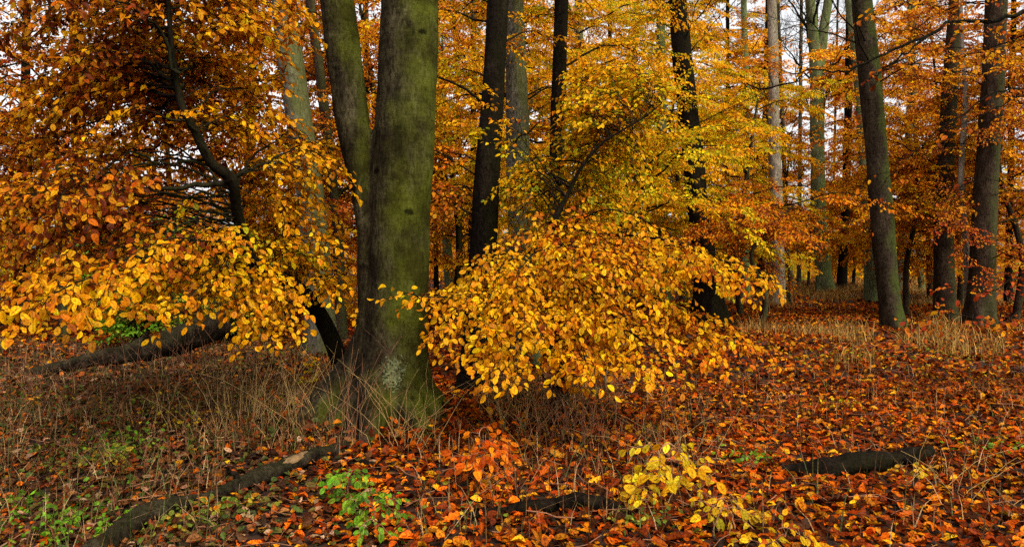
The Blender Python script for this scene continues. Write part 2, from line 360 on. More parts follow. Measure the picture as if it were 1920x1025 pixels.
# ------------------------------------------------------------------ ground
def build_ground():
    xs = np.concatenate([np.linspace(-400, -24, 24), np.linspace(-23.5, 23.5, 160), np.linspace(24, 400, 24)])
    ys = np.concatenate([np.linspace(-30, 1.5, 12), np.linspace(1.8, 30, 150), np.linspace(31, 90, 40), np.linspace(95, 700, 16)])
    X, Y = np.meshgrid(xs, ys); V = np.stack([X, Y, gz(X, Y)], -1).reshape(-1, 3)
    nx = len(xs); i = np.arange(len(ys) - 1)[:, None] * nx + np.arange(nx - 1)[None]
    q = np.stack([i, i + 1, i + nx + 1, i + nx], -1).reshape(-1, 4)
    o = link('forest_floor', mesh_np('forest_floor', V, q.ravel(), np.arange(len(q)) * 4, np.full(len(q), 4), M['soil'], smooth=True))
    o['kind'] = 'structure'
build_ground()

def left_dull(x, y):
    """How far a spot lies in the duller-coloured ground left of the big beech (0..1)."""
    px = 960 + x / y * F
    return np.clip((760 - px) / 320, 0, 1) * np.clip((14 - y) / 5, 0, 1)

def scatter(n, y0, y1, marg=1.15):
    y = np.sqrt(rng.uniform(y0 ** 2, y1 ** 2, n)); x = rng.uniform(-.75 * marg, .75 * marg, n) * y
    return x, y
def build_litter():
    Lv = Leaves(); Lo = Leaves(); Lf = Leaves()
    def put(dst, x, y, lmin, lmax, lift, tilt):
        n = len(x); z = gz(x, y) + rng.uniform(.002, lift, n)
        a = rng.uniform(0, 2 * np.pi, n); D = np.stack([np.cos(a), np.sin(a), rng.normal(0, tilt, n)], 1)
        N = norm(np.stack([rng.normal(0, tilt, n), rng.normal(-.12, tilt, n), np.ones(n)], 1))
        dl = left_dull(x, y); c = colours('litter', n, 0, .28); c2 = colours('dull', n, -.05, .3)
        pick = rng.random(n) < dl * .88; c[pick] = c2[pick]
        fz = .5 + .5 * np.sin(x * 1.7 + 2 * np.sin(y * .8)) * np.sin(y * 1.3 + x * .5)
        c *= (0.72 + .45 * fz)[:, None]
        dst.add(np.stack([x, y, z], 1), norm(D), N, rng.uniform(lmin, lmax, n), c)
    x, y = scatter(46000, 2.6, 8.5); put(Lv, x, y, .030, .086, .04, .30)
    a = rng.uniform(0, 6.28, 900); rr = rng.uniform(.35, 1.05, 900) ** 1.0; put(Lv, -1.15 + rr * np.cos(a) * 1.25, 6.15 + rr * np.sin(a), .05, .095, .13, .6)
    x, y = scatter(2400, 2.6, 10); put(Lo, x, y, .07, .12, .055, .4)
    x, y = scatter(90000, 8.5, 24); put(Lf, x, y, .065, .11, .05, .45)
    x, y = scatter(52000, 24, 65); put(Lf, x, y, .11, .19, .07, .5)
    o = link('fallen_leaves', Lv.mesh('fallen_leaves', M['litter'], 'hi', .64, .95)); o['kind'] = 'stuff'
    b = Lf.mesh('far_litter', M['litter'], 'mid', .66, 1.2); c = Lo.mesh('oak_litter', M['litter'], 'oak', .62, 1.0)
    # one object for all of the litter
    import bmesh
    bm = bmesh.new()
    for me in (o.data, b, c): bm.from_mesh(me)
    new = bpy.data.meshes.new('fallen_leaves'); bm.to_mesh(new); bm.free(); new.materials.append(M['litter']); o.data = new
build_litter()

# ------------------------------------------------------------------ the big double-stemmed beech
def build_big_beech():
    d = 6.2; root = thing('beech_tree', 'big olive barked beech with two fused stems rising from one wide mossy foot', 'tree')
    w = Wood()
    def rows(rs, dy=0):
        return np.array([(*W(px, py, d + dy), wd / F * (d + dy) / 2) for px, py, wd in rs])
    right = rows([(728, 880, 190), (728, 800, 178), (728, 700, 148), (739, 600, 124), (745, 500, 118), (749, 400, 114), (756, 290, 114), (764, 150, 108), (770, 0, 103), (774, -150, 96), (782, -420, 84), (788, -800, 60)])
    left = rows([(642, 900, 205), (650, 800, 170), (672, 730, 128), (693, 675, 100), (709, 600, 80), (708, 500, 78), (700, 420, 66), (683, 330, 62), (665, 250, 62), (652, 150, 64), (634, 0, 62), (612, -150, 60), (590, -420, 54), (560, -800, 40)], .05)
    ph = rng.uniform(0, 6, 4)
    for rs, s in ((right, 0), (left, 1)):
        Q = catmull(rs, 110); zb = 0.0
        def lobes(t, a, Q=Q, s=s):
            z = Q[:, 2][:, None]; fl = np.exp(-np.maximum(z, 0) / .26) * (.18 + .26 * np.cos(5 * a + 1.0 + s) + .14 * np.cos(3 * a + 2 + s))
            return 1 + fl + .02 * np.sin(3 * a + z * 1.2 + ph[0] + s) + .018 * np.sin(2 * a - z * 2 + ph[1]) + .008 * np.sin(7 * a + z * 5)
        w.tube(Q[:, :3], Q[:, 3], 40, lobes)
        for e in (0, -1):
            c = Q[e, :3]; ring = w.V[-1][:40] if e == 0 else w.V[-1][-40:]
    # buttress roots running out over the ground
    for (px, py, dd, r) in ((575, 800, 6.0, .15), (610, 830, 5.75, .13), (850, 815, 6.0, .12), (800, 840, 5.6, .14), (690, 850, 5.45, .14), (860, 770, 6.5, .11)):
        e = W(px, py, dd); e[2] = gz(e[0], e[1]) - .07; s0 = W(725, 690, 6.2); m1 = s0 * .55 + e * .45; m1[2] = .34
        P = catmull([s0, m1, e], 14); w.tube(P, np.linspace(r * 1.5, r * .6, 14), 14)
    me0 = w.mesh('trunk', M['beech'])
    # close the tube ends so that the voxel remesher sees solids
    import bmesh
    bm = bmesh.new(); bm.from_mesh(me0); bmesh.ops.holes_fill(bm, edges=[e for e in bm.edges if e.is_boundary], sides=60); bmesh.ops.recalc_face_normals(bm, faces=bm.faces); bm.to_mesh(me0); bm.free()
    o = link('trunk', me0, root)
    md = o.modifiers.new('fuse', 'REMESH'); md.mode = 'VOXEL'; md.voxel_size = .022; md.use_smooth_shade = True
    sm = o.modifiers.new('soft', 'SMOOTH'); sm.factor = .5; sm.iterations = 7
    dg = bpy.context.evaluated_depsgraph_get(); me = bpy.data.meshes.new_from_object(o.evaluated_get(dg)); o.modifiers.clear(); o.data = me; me.name = 'trunk'
    if not me.materials: me.materials.append(M['beech'])
    from mathutils import noise as mn
    co = np.empty(len(me.vertices) * 3); me.vertices.foreach_get('co', co); co = co.reshape(-1, 3); nr = np.empty(len(me.vertices) * 3); me.vertices.foreach_get('normal', nr); nr = nr.reshape(-1, 3)
    dsp = np.array([.010 * mn.noise(Vector((p[0] * 5, p[1] * 5, p[2] * 2.2))) + .005 * mn.noise(Vector((p[0] * 16, p[1] * 16, p[2] * 9))) + (.06 * mn.noise(Vector((p[0] * 4.2, p[1] * 4.2, p[2] * 1.1 + 7))) + .02 * mn.noise(Vector((p[0] * 11, p[1] * 11, p[2] * 5)))) * max(0, 1 - max(p[2], 0) / .75) for p in co])
    me.vertices.foreach_set('co', (co + nr * dsp[:, None]).ravel().astype(np.float32)); me.update()
    # a scabby patch of pale lichen on the front of the foot, a sheet just proud of the bark
    from mathutils.bvhtree import BVHTree
    bv = BVHTree.FromPolygons([v.co[:] for v in me.vertices], [p.vertices[:] for p in me.polygons]); V = []; Fq = []
    nu, nv = 44, 60; ok = -np.ones((nu, nv), int); g2 = np.random.default_rng(5); rag = g2.normal(0, 1, (nu, nv)); rag = (rag + np.roll(rag, 1, 0) + np.roll(rag, 1, 1) + np.roll(rag, -1, 0) + np.roll(rag, -1, 1)) / 2.2
    for a in range(nu):
        for b in range(nv):
            u, v = a / (nu - 1) * 2 - 1, b / (nv - 1) * 2 - 1
            if u * u * (1.2 + .8 * v) + v * v + .28 * rag[a, b] > .75: continue
            q = W(738 + u * 26, 700 + v * 38, 5.9); q[1] = 4; h = bv.ray_cast(Vector(q), Vector((0, 1, 0)))
            if h[0] is None: continue
            ok[a, b] = len(V); V.append(np.array(h[0]) + np.array(h[1]) * (.006 + .003 * max(-1, min(1, rag[a, b]))))
    for a in range(nu - 1):
        for b in range(nv - 1):
            c = (ok[a, b], ok[a, b + 1], ok[a + 1, b + 1], ok[a + 1, b])
            if min(c) >= 0: Fq.append(c)
    q = np.array(Fq); link('lichen_patch', mesh_np('lichen_patch', np.array(V), q.ravel(), np.arange(len(q)) * 4, np.full(len(q), 4), M['lichen']), root)
    return root
build_big_beech()

# ------------------------------------------------------------------ trees with hand-laid limbs
def limb_parts(root, specs, bark, leafkind='hi', **kw):
    """Each limb a part of its tree, its leaves a sub-part."""
    for sp in specs:
        Lv, Wd = Leaves(), Wood(); a = dict(kw); a.update(sp[2] if len(sp) > 2 else {})
        bough(Lv, Wd, sp[0], sp[1], **a)
        b = link('branch', Wd.mesh('branch', bark), root)
        link('foliage', Lv.mesh('foliage', M['leaf'], leafkind), b)

def stem_point(stem, z):
    k = np.argmin(np.abs(stem[:, 2] - z)); return stem[k].copy()

def auto_limbs(stem, regions, rad=None):
    """regions: (px0,px1,py0,py1,d0,d1,n,opts): limb tips spread through a stretch of the crown, each limb growing from the nearest fitting spot of the stem."""
    out = []
    for px0, px1, py0, py1, d0, d1, n, opt in regions:
        for i in range(n):
            e = W(px0 + (px1 - px0) * (i + rng.random()) / n, rng.uniform(py0, py1), rng.uniform(d0, d1))
            ds = np.linalg.norm((stem - e) * np.array([1, 1, 1.6]), axis=1) + np.where(stem[:, 2] > e[2] + .6, .5, 0)
            s = stem[np.argmin(ds)] if rng.random() < .45 else stem[np.argsort(ds)[min(len(ds) - 1, rng.integers(0, 26))]]
            dv = e - s; ln = np.linalg.norm(dv)
            m1 = s + dv * .35 + np.array([0, 0, .10 * ln]) + rng.normal(0, .05 * ln, 3); m2 = s + dv * .7 + np.array([0, 0, .09 * ln]) + rng.normal(0, .05 * ln, 3)
            out.append(([s, m1, m2, e], min(max(.004, .0048 * ln), .012 if rad is None else .6 * rad(s)), opt))
    return out

def build_leaning_beech():
    root = thing('leaning_beech', 'dark crooked young beech leaning left behind the big beech, its leafy limbs at left', 'tree')
    pts = [W(650, 735, 7.2), W(640, 690, 7.1), W(605, 600, 6.9), W(560, 540, 6.6), W(500, 505, 6.2), W(466, 478, 5.9), W(446, 400, 5.6), W(440, 352, 5.45), W(432, 332, 5.4), W(398, 306, 5.3), W(366, 244, 5.2), W(345, 205, 5.15), W(336, 165, 5.15), W(325, 90, 5.1), W(318, 0, 5.1), W(300, -120, 5.1), W(280, -260, 5.1)]
    pts[0][2] = gz(pts[0][0], pts[0][1]) - .1
    wd = [44, 34, 30, 28, 24, 22, 20, 20, 22, 19, 16, 15, 13, 10, 8, 6, 4]
    rows = np.array([(*p, w / F * p[1] / 2) for p, w in zip(pts, wd)])
    link('trunk', trunk_mesh('trunk', rows, M['dark'], 14, .5, 3, nring=90), root)
    stem = catmull(np.array(pts), 160)
    am = dict(pal='amber', pal2='gold'); ru = dict(pal='rust', pal2='amber', shift=-.1); go = dict(pal='gold', pal2='amber'); ol = dict(pal='gold', pal2='olive')
    hand = [
        ([W(466, 478, 5.9), W(390, 455, 5.4), W(240, 490, 4.6), W(90, 565, 3.9)], .022, dict(pal='gold', pal2='amber', sscale=.4, first=.75)),
        ([W(436, 335, 5.4), W(395, 347, 5.3), W(310, 352, 5.1), W(210, 353, 4.9), W(110, 372, 4.6)], .026, dict(pal='rust', pal2='amber', first=.6, sscale=.4, shift=-.15)),
        ([W(410, 312, 5.35), W(370, 308, 5.3), W(300, 308, 5.2), W(200, 325, 5.0), W(90, 342, 4.8)], .014, dict(ru, first=.6, sscale=.5)),
        ([W(400, 303, 5.3), W(372, 258, 5.2), W(352, 232, 5.15), W(318, 222, 5.1), W(250, 210, 5.0)], .018, dict(am, first=.55)),
        ([W(560, 540, 6.6), W(600, 520, 6.4), W(640, 530, 6.3), W(668, 560, 6.2)], .012, dict(pal='gold', sscale=.45)),
        ([W(470, 485, 5.9), W(440, 500, 5.8), W(400, 540, 5.6), W(330, 590, 5.0)], .012, dict(pal='gold', sscale=.45)),
        ([W(436, 335, 5.4), W(500, 300, 5.6), W(570, 280, 5.8), W(640, 318, 5.9)], .014, dict(pal='gold', sscale=.5, first=.4)),
        ([W(300, 308, 5.2), W(240, 290, 5.1), W(190, 330, 4.9), W(130, 350, 4.6)], .010, dict(pal='rust', first=.4)),
        ([W(340, 140, 5.1), W(300, 60, 5.0), W(250, 20, 4.8), W(160, -20, 4.5)], .016, dict(pal='rust', pal2='amber', first=.45)),
    ]
    auto = auto_limbs(stem, [
        (-20, 220, 540, 600, 3.5, 4.5, 9, dict(pal='gold', pal2='amber', sscale=.34, first=.74, leaf=.8, keep=.8)),
        (20, 300, 490, 550, 4.6, 6.0, 14, dict(pal='amber', pal2='rust', sscale=.42, first=.5)),
        (240, 450, 440, 550, 4.9, 6.2, 20, dict(pal='gold', pal2='olive', sscale=.45, first=.35)),
        (440, 560, 575, 610, 5.0, 6.0, 7, dict(pal='gold', sscale=.42)),
        (500, 650, 440, 560, 6.0, 7.2, 16, dict(pal='gold', pal2='olive', sscale=.45)),
        (470, 630, 280, 420, 5.9, 7.4, 20, dict(pal='gold', pal2='amber', sscale=.5, first=.4)),
        (-30, 165, 410, 470, 4.8, 6.4, 11, dict(pal='rust', pal2='orange', sscale=.42, first=.5, shift=-.2)),
        (-30, 165, 280, 400, 5.6, 7.2, 12, dict(pal='rust', pal2='amber', sscale=.5, first=.4, shift=-.15)),
        (0, 280, 130, 270, 5.2, 7, 20, dict(pal='amber', pal2='rust', sscale=.55, keep=.85, first=.4)),
        (250, 420, 100, 330, 6.4, 8.0, 16, dict(pal='amber', pal2='rust', sscale=.55)),
        (0, 330, -40, 110, 4.8, 6.5, 22, dict(pal='rust', pal2='amber', sscale=.6, shift=-.32, first=.35)),
        (380, 560, 60, 260, 6.0, 7.6, 20, dict(pal='amber', pal2='gold', sscale=.5)),
        (330, 600, -60, 60, 5.4, 6.6, 14, dict(pal='amber', pal2='gold', sscale=.55)),
    ])
    limb_parts(root, hand + auto, M['twig'], 'hi')
build_leaning_beech()

def build_young_beech():
    root = thing('young_beech', 'bushy young beech with golden boughs spreading low, right of the big beech', 'tree')
    pts = [W(1050, 764, 7.0), W(1052, 640, 7.0), W(1044, 520, 7.0), W(1040, 420, 6.95), W(1062, 370, 6.9), W(1092, 310, 6.85), W(1130, 268, 6.8), W(1165, 246, 6.8), W(1205, 222, 6.8), W(1240, 195, 6.8)]
    pts[0][2] = gz(pts[0][0], pts[0][1]) - .1
    wd = [34, 26, 22, 15, 8, 6.5, 5, 4, 3, 2]
    rows = np.array([(*p, w / F * p[1] / 2) for p, w in zip(pts, wd)])
    link('trunk', trunk_mesh('trunk', rows, M['dark'], 12, .5, 5, nring=80), root)
    stem = catmull(np.array(pts), 120)
    hand = [
        ([W(1046, 560, 7.0), W(960, 530, 6.3), W(860, 555, 5.6), W(775, 555, 5.2)], .026, dict(pal='gold', sscale=.5, first=.35)),
        ([W(1046, 520, 7.0), W(1100, 540, 6.2), W(1160, 600, 5.5), W(1230, 665, 5.0)], .03, dict(pal='gold', sscale=.6)),
        ([W(1044, 480, 7.0), W(950, 470, 6.6), W(900, 520, 5.9), W(850, 610, 5.2)], .02, dict(pal='gold', sscale=.5)),
        ([W(1062, 372, 6.9), W(1020, 330, 7.0), W(960, 260, 7.0), W(900, 205, 6.9)], .010, dict(pal='gold', pal2='amber', sscale=.45, first=.6)),
        ([W(1062, 372, 6.9), W(1010, 330, 7.1), W(950, 270, 7.1), W(880, 235, 7.0)], .008, dict(pal='gold', pal2='olive', sscale=.42, first=.55)),
        ([W(1062, 372, 6.9), W(1010, 300, 7.1), W(970, 230, 7.1), W(925, 180, 7.0)], .008, dict(pal='gold', pal2='orange', sscale=.4, first=.6)),
        ([W(950, 275, 7.4), W(1000, 240, 7.3), W(1050, 212, 7.2), W(1150, 192, 7.1)], .010, dict(pal='amber', sscale=.45)),
        ([W(1044, 470, 7.0), W(1150, 440, 6.6), W(1300, 470, 6.0), W(1420, 505, 5.6)], .022, dict(pal='gold', pal2='orange', sscale=.5, first=.4)),
        ([W(1046, 500, 7.0), W(1000, 560, 6.2), W(960, 650, 5.3), W(955, 700, 4.9)], .022, dict(pal='gold', sscale=.45)),
        ([W(1046, 500, 7.0), W(1060, 560, 6.2), W(1090, 640, 5.2), W(1105, 690, 4.8)], .022, dict(pal='gold', sscale=.45)),
    ]
    auto = auto_limbs(stem, [
        (800, 1000, 540, 560, 5.1, 5.7, 8, dict(pal='gold', sscale=.42, first=.4)),
        (990, 1250, 500, 522, 5.2, 5.8, 10, dict(pal='gold', pal2='amber', sscale=.42, first=.4)),
        (820, 1010, 608, 625, 4.9, 5.3, 7, dict(pal='gold', sscale=.40, first=.45)),
        (1010, 1260, 590, 612, 4.9, 5.4, 10, dict(pal='gold', pal2='orange', sscale=.40, first=.45)),
        (860, 1230, 668, 692, 4.7, 5.1, 10, dict(pal='gold', pal2='amber', sscale=.34, first=.55)),
        (1250, 1450, 500, 525, 5.2, 6.2, 9, dict(pal='gold', pal2='orange', sscale=.36, first=.4)),
        (1280, 1430, 640, 668, 5.3, 5.8, 7, dict(pal='orange', pal2='gold', sscale=.34, first=.5)),
        (980, 1220, 438, 460, 5.9, 6.8, 12, dict(pal='orange', pal2='gold', sscale=.42)),
        (880, 1060, 340, 430, 8.2, 9.4, 12, dict(pal='olive', pal2='gold', sscale=.5)),
        (1070, 1215, 290, 420, 7.2, 8.5, 20, dict(pal='olive', pal2='gold', sscale=.45)),
        (1030, 1200, 190, 290, 7.2, 8.5, 20, dict(pal='gold', pal2='olive', sscale=.45)),
        (1060, 1190, 110, 200, 7.6, 8.8, 9, dict(pal='gold', pal2='olive', sscale=.45, keep=.8)),
    ], lambda p: float(np.interp(p[2], rows[:, 2], rows[:, 3])))
    limb_parts(root, hand + auto, M['twig'], 'hi', keep=.74, leaf=.77)
build_young_beech()

# ------------------------------------------------------------------ the wood behind: each tree > trunk, branches, crown
def skygap(px, py):
    """Share of leaves that the thin places of the canopy keep."""
    k = 1.0
    for cx, cy, rx, ry, a in ((1492, 60, 58, 105, .95), (1532, 200, 20, 260, .85), (1450, 220, 15, 160, .8), (1565, 260, 32, 80, .7), (1480, 355, 40, 35, .7), (1575, 30, 30, 70, .7), (1340, 40, 40, 30, .4), (1690, 220, 40, 55, .6),
                              (18, 150, 22, 40, .8), (110, 190, 90, 60, .5), (490, 215, 40, 40, .6), (1010, 40, 30, 30, .5), (1120, 80, 60, 35, .4), (1225, 90, 40, 40, .4)):
        r = ((px - cx) / rx) ** 2 + ((py - cy) / ry) ** 2
        if r < 1.6: k *= 1 - a * min(1, 1.6 - r)
    return k
def crown_on(root, stem, specs, leafkind='mid', bark=None, twigs=True):
    """specs: (n, z0, z1, len0, len1, opts) limbs all round the stem."""
    Lv, Wd = Leaves(), Wood()
    for n, z0, z1, l0, l1, opt in specs:
        opt = dict(opt); gap = opt.pop('gap', True); az0 = opt.pop('az', None)
        for i in range(n):
            z = rng.uniform(z0, z1); s = stem_point(stem, z)
            az = rng.uniform(0, 2 * np.pi) if az0 is None else R(rng.uniform(*az0)); ln = rng.uniform(l0, l1)
            dv = np.array([math.cos(az), math.sin(az), rng.normal(.12, .2)]) * ln
            e = s + dv; mid_ = s + dv * .5 + np.array([0, 0, .10 * ln]); e[2] -= .10 * ln
            keep = 1.0
            if gap:
                q = s + dv * .7; ppx = 960 + q[0] / q[1] * F; ppy = HOR - (q[2] - EYE) / q[1] * F; keep = skygap(ppx, ppy)
                if rng.random() > keep + .1: continue
            bough(Lv, Wd, [s, mid_, e], max(.010, .008 * ln), keep=min(1, keep + .2), twigs=twigs, **{'face': .75, **opt})
    if Wd.V: link('branches', Wd.mesh('branches', bark or M['twig']), root)
    if Lv.P: link('crown', Lv.mesh('crown', M['leaf'] if leafkind != 'far' else M['leaf_far'], leafkind), root)

def bare_limbs(root, stem, n, z0, z1, l0, l1, r0=.03, az=None):
    w = Wood()
    def grow(b, d, l, r, lev):
        t = np.linspace(0, 1, 7)[:, None]; P = b + d * l * t + np.array([0, 0, .12 * l]) * t ** 2 + rng.normal(0, .02 * l, (7, 3)); P[0] = b
        w.tube(P, np.linspace(r, r * .35, 7), 4 if lev else 5)
        if lev < 3:
            for k in range(rng.integers(3, 6)):
                i = rng.integers(2, 7); grow(P[i], norm(d + rng.normal(0, .55, 3) + np.array([0, 0, .15])), l * rng.uniform(.3, .6), r * .5, lev + 1)
    for i in range(n):
        s = stem_point(stem, rng.uniform(z0, z1)); a = rng.uniform(0, 6.28) if az is None else R(rng.uniform(*az))
        grow(s, norm(np.array([math.cos(a), math.sin(a) * .6, rng.uniform(.3, 1.1)])), rng.uniform(l0, l1), r0, 0)
    link('bare_limbs', w.mesh('bare_limbs', M['twig']), root)

G_MID = 'tall trees standing between the big beech and the clearing'
G_FAR = 'slender trees far back in the wood'
def tree(name, label, d, rows, bark, specs, group=None, sides=18, flare=.8, seed=0, leafkind='mid', forks=(), twigs=True, top=None):
    root = thing(name, label, 'tree', group)
    q = px_trunk(d, rows, top)
    link('trunk', trunk_mesh('trunk', q, M[bark], sides, flare, seed), root)
    stem = catmull(q[:, :3], 120)
    for f in forks:
        fr = np.array([(*W(a, b, d), c / F * d / 2) for a, b, c in f]); fr = np.vstack([fr, fr[-1] + (fr[-1] - fr[-2]) * 1.5]); fr[-1, 3] = fr[-2, 3] * .6
        link('fork', trunk_mesh('fork', fr, M[bark], 12, 0, seed + 1, nring=40), root)
    crown_on(root, stem, specs, leafkind, twigs=twigs)
    return root, stem

g = dict
tree('beech_tree', 'leaning grey trunk, pale at the top, seen left of the double stemmed beech', 11, [(604, 665, 58), (590, 430, 50), (570, 280, 48), (548, 130, 48), (535, 0, 42)], 'grey',
     [(16, 2.5, 7, 1.2, 2.6, g(pal='orange', pal2='amber', sscale=1.0, spacing=.22, az=(5,175))), (9, 1.6, 4.2, 1, 2, g(pal='red', pal2='rust', sscale=.9, spacing=.22, az=(5,175)))], G_MID, seed=21)
tree('beech_tree', 'thin dark trunk between the leaning grey trunk and the double stemmed beech', 13, [(642, 640, 22), (630, 400, 19), (603, 150, 18), (583, 0, 17)], 'ruddy',
     [(26, 2.6, 8, 1.4, 2.8, g(pal='orange', pal2='amber', sscale=1.1, spacing=.22, az=(5,175)))], G_MID, seed=22)
tree('dark_beech', 'black wet trunk nearest the right side of the double stemmed beech', 7.9, [(891, 733, 66), (905, 480, 52), (915, 300, 46), (926, 150, 41), (934, 0, 40)], 'dark',
     [(14, 3.2, 7, 1.2, 2.6, g(pal='gold', pal2='amber', sscale=.9, spacing=.21, az=(5,175))), (6, 1.8, 2.6, 1, 1.6, g(pal='rust', pal2='orange', sscale=.8, spacing=.24, az=(110, 175)))], G_MID, seed=23)
tree('beech_tree', 'grey trunk close behind the black wet trunk', 9.8, [(990, 686, 58), (977, 490, 48), (972, 300, 44), (968, 120, 38), (964, 0, 34)], 'grey',
     [(18, 3.4, 9, 1.4, 2.8, g(pal='gold', pal2='olive', sscale=1.0, spacing=.22, az=(5,175)))], G_MID, seed=24)
tree('dark_beech', 'slim black trunk rising behind the young golden beech', 9.2, [(1033, 699, 36), (1040, 440, 29), (1046, 200, 27), (1053, 0, 26)], 'dark',
     [(22, 2.6, 8, 1.4, 2.8, g(pal='gold', pal2='olive', sscale=1.0, spacing=.21, az=(5,175)))], G_MID, seed=25)
rF, sF = tree('dark_beech', 'black trunk with a broad flared foot behind the right end of the golden boughs', 16.7, [(1332, 612, 80), (1328, 560, 50), (1320, 470, 42), (1306, 380, 40), (1297, 280, 38), (1282, 150, 37), (1268, 0, 32)], 'dark',
     [(14, 4.0, 8.5, 1.4, 3.2, g(pal='gold', pal2='olive', sscale=.9, spacing=.2, az=(-10,190))), (10, 1.7, 3.0, 1.4, 2.6, g(pal='orange', pal2='rust', sscale=.9, spacing=.2, az=(-40, 40)))], G_MID, seed=26, flare=.9)
tree('pale_tree', 'pale straight trunk left of the forked greenish trunk at the clearing', 24, [(1462, 572, 26), (1456, 400, 24), (1450, 250, 20), (1447, 100, 18), (1444, 0, 17)], 'pale',
     [(12, 6, 10, 1.4, 3, g(pal='amber', pal2='gold', sscale=1.5, leaf=1.3, spacing=.4))], G_MID, seed=27)
rH, sH = tree('forked_tree', 'greenish trunk forking into two upright stems before the white sky', 32, [(1549, 552, 34), (1541, 480, 27), (1532, 330, 25), (1529, 170, 24), (1522, 70, 19), (1515, 0, 17)], 'greenish',
     [(3, 9, 13, 1.5, 3, g(pal='amber', sscale=1.6, leaf=1.4, spacing=.5))], G_MID, seed=28, forks=[[(1529, 190, 20), (1535, 110, 18), (1542, 50, 17), (1550, 0, 16), (1560, -80, 14)]])
bare_limbs(rH, sH, 9, 8, 13, 2.5, 5, .06)
rI, sI = tree('leaning_tree', 'brown mossy trunk leaning left with its foot at the edge of the leaf covered clearing', 14.8, [(1680, 625, 46), (1668, 560, 38), (1656, 450, 40), (1643, 300, 38), (1628, 150, 38), (1610, 0, 36)], 'brown',
     [(9, 4.2, 8, 1.4, 3, g(pal='amber', pal2='rust', sscale=1.0, spacing=.26, az=(-60, 60)))], G_MID, seed=29, flare=.7)
tree('beech_tree', 'green tinged trunk half hidden behind the brown leaning trunk', 25, [(1636, 568, 26), (1630, 440, 23), (1616, 250, 20), (1603, 110, 18), (1588, 0, 16)], 'greenish',
     [(6, 5, 11, 1.5, 3, g(pal='amber', sscale=1.5, leaf=1.3, spacing=.4))], G_MID, seed=30)
tree('beech_tree', 'ruddy trunk left of the stoutest trunk at the right edge', 17, [(1774, 605, 40), (1768, 450, 33), (1772, 300, 29), (1778, 150, 26), (1786, 0, 22)], 'ruddy',
     [(20, 1.8, 9, 1.4, 3, g(pal='rust', pal2='amber', sscale=1.1, spacing=.22, az=(5,175)))], G_MID, seed=31)
tree('crooked_tree', 'thin crooked pale stem between the two ruddy trunks on the right', 16, [(1816, 612, 12), (1812, 480, 10), (1800, 330, 10), (1807, 200, 9), (1800, 100, 7)], 'pale',
     [(6, 2.5, 6, .8, 1.6, g(pal='rust', sscale=.9, spacing=.3))], G_MID, seed=32)
tree('beech_tree', 'stoutest ruddy trunk near the right edge with a grey green right flank', 15.5, [(1838, 614, 52), (1842, 480, 42), (1850, 300, 39), (1857, 150, 36), (1862, 0, 36)], 'ruddy',
     [(22, 2.2, 8.5, 1.3, 3, g(pal='amber', pal2='rust', sscale=1.0, spacing=.22, az=(5,175))), (8, .9, 2.2, .8, 1.6, g(pal='red', pal2='rust', sscale=.7, spacing=.22, az=(180, 360)))], G_MID, seed=33)
bare_limbs(rI, sI, 6, 4.5, 8, 1.2, 2.6, .022, (90, 270))
bare_limbs(rF, sF, 6, 3, 8, 1, 2.2, .018)
# slender far trees
FAR = [
    (1090, 20, 22, 'grey', 'olive', 'grey slender trunk seen through gaps in the young golden beech'),
    (1168, 13, 30, 'grey', 'olive', 'thin grey trunk high behind the young golden beech, left of the wider far trunk'),
    (1242, 22, 24, 'greenish', 'olive', 'wider grey green far trunk just left of the black flared trunk'),
    (1366, 9, 34, 'dark', 'olive', 'thin dark trunk first to the right of the black flared trunk'),
    (1398, 15, 27, 'greenish', 'olive', 'green far trunk midway between black flared trunk and pale trunk'),
    (1428, 13, 33, 'dark', 'gold', 'dark trunk just left of the pale straight trunk'),
    (1476, 9, 36, 'grey', 'amber', 'thin grey trunk just right of the pale straight trunk'),
    (1498, 8, 40, 'grey', 'amber', 'thin greyish trunk midway between pale trunk and forked trunk'),
    (1519, 5, 38, 'ruddy', None, 'pole thin ruddy stem touching the left side of the forked trunk'),
    (1560, 5, 44, 'ruddy', None, 'pole thin stem just right of the forked trunk'),
    (1582, 16, 34, 'dark', 'amber', 'dark trunk between the forked trunk and the brown leaning trunk'),
    (1690, 14, 30, 'grey', 'amber', 'grey far trunk just right of the brown leaning trunk'),
    (1722, 10, 33, 'greenish', 'amber', 'thin greenish far trunk halfway from leaning trunk to ruddy trunk'),
    (1892, 12, 24, 'dark', 'rust', 'dark slender trunk right of the stoutest right hand trunk'),
    (1935, 22, 20, 'ruddy', 'amber', 'ruddy trunk cut by the right edge of the picture'),
    (817, 9, 28, 'dark', 'orange', 'thin dark trunk touching the right side of the double stemmed beech'),
    (838, 18, 26, 'greenish', 'amber', 'greenish trunk in the gap between double stemmed beech and black wet trunk'),
    (868, 8, 36, 'dark', 'gold', 'thin far trunk just left of the black wet trunk'),
    (884, 13, 19, 'ruddy', 'amber', 'ruddy stem peeping out left of the black wet trunk'),
    (470, 20, 20, 'dark', 'orange', 'dark trunk behind the elbow of the leaning young beech'),
    (258, 16, 24, 'dark', 'rust', 'dark trunk behind the long level limbs on the left'),
    (150, 20, 21, 'dark', 'rust', 'dark trunk deep behind the leaves on the left'),
    (40, 18, 18, 'dark', 'rust', 'dark trunk behind the leaves at the left edge'),
    (690, 14, 20, 'ruddy', 'orange', 'ruddy trunk glimpsed in the gap of the double stem'),
    (1140, 10, 34, 'dark', 'gold', 'thin dark far trunk above the middle of the young golden beech'),
]
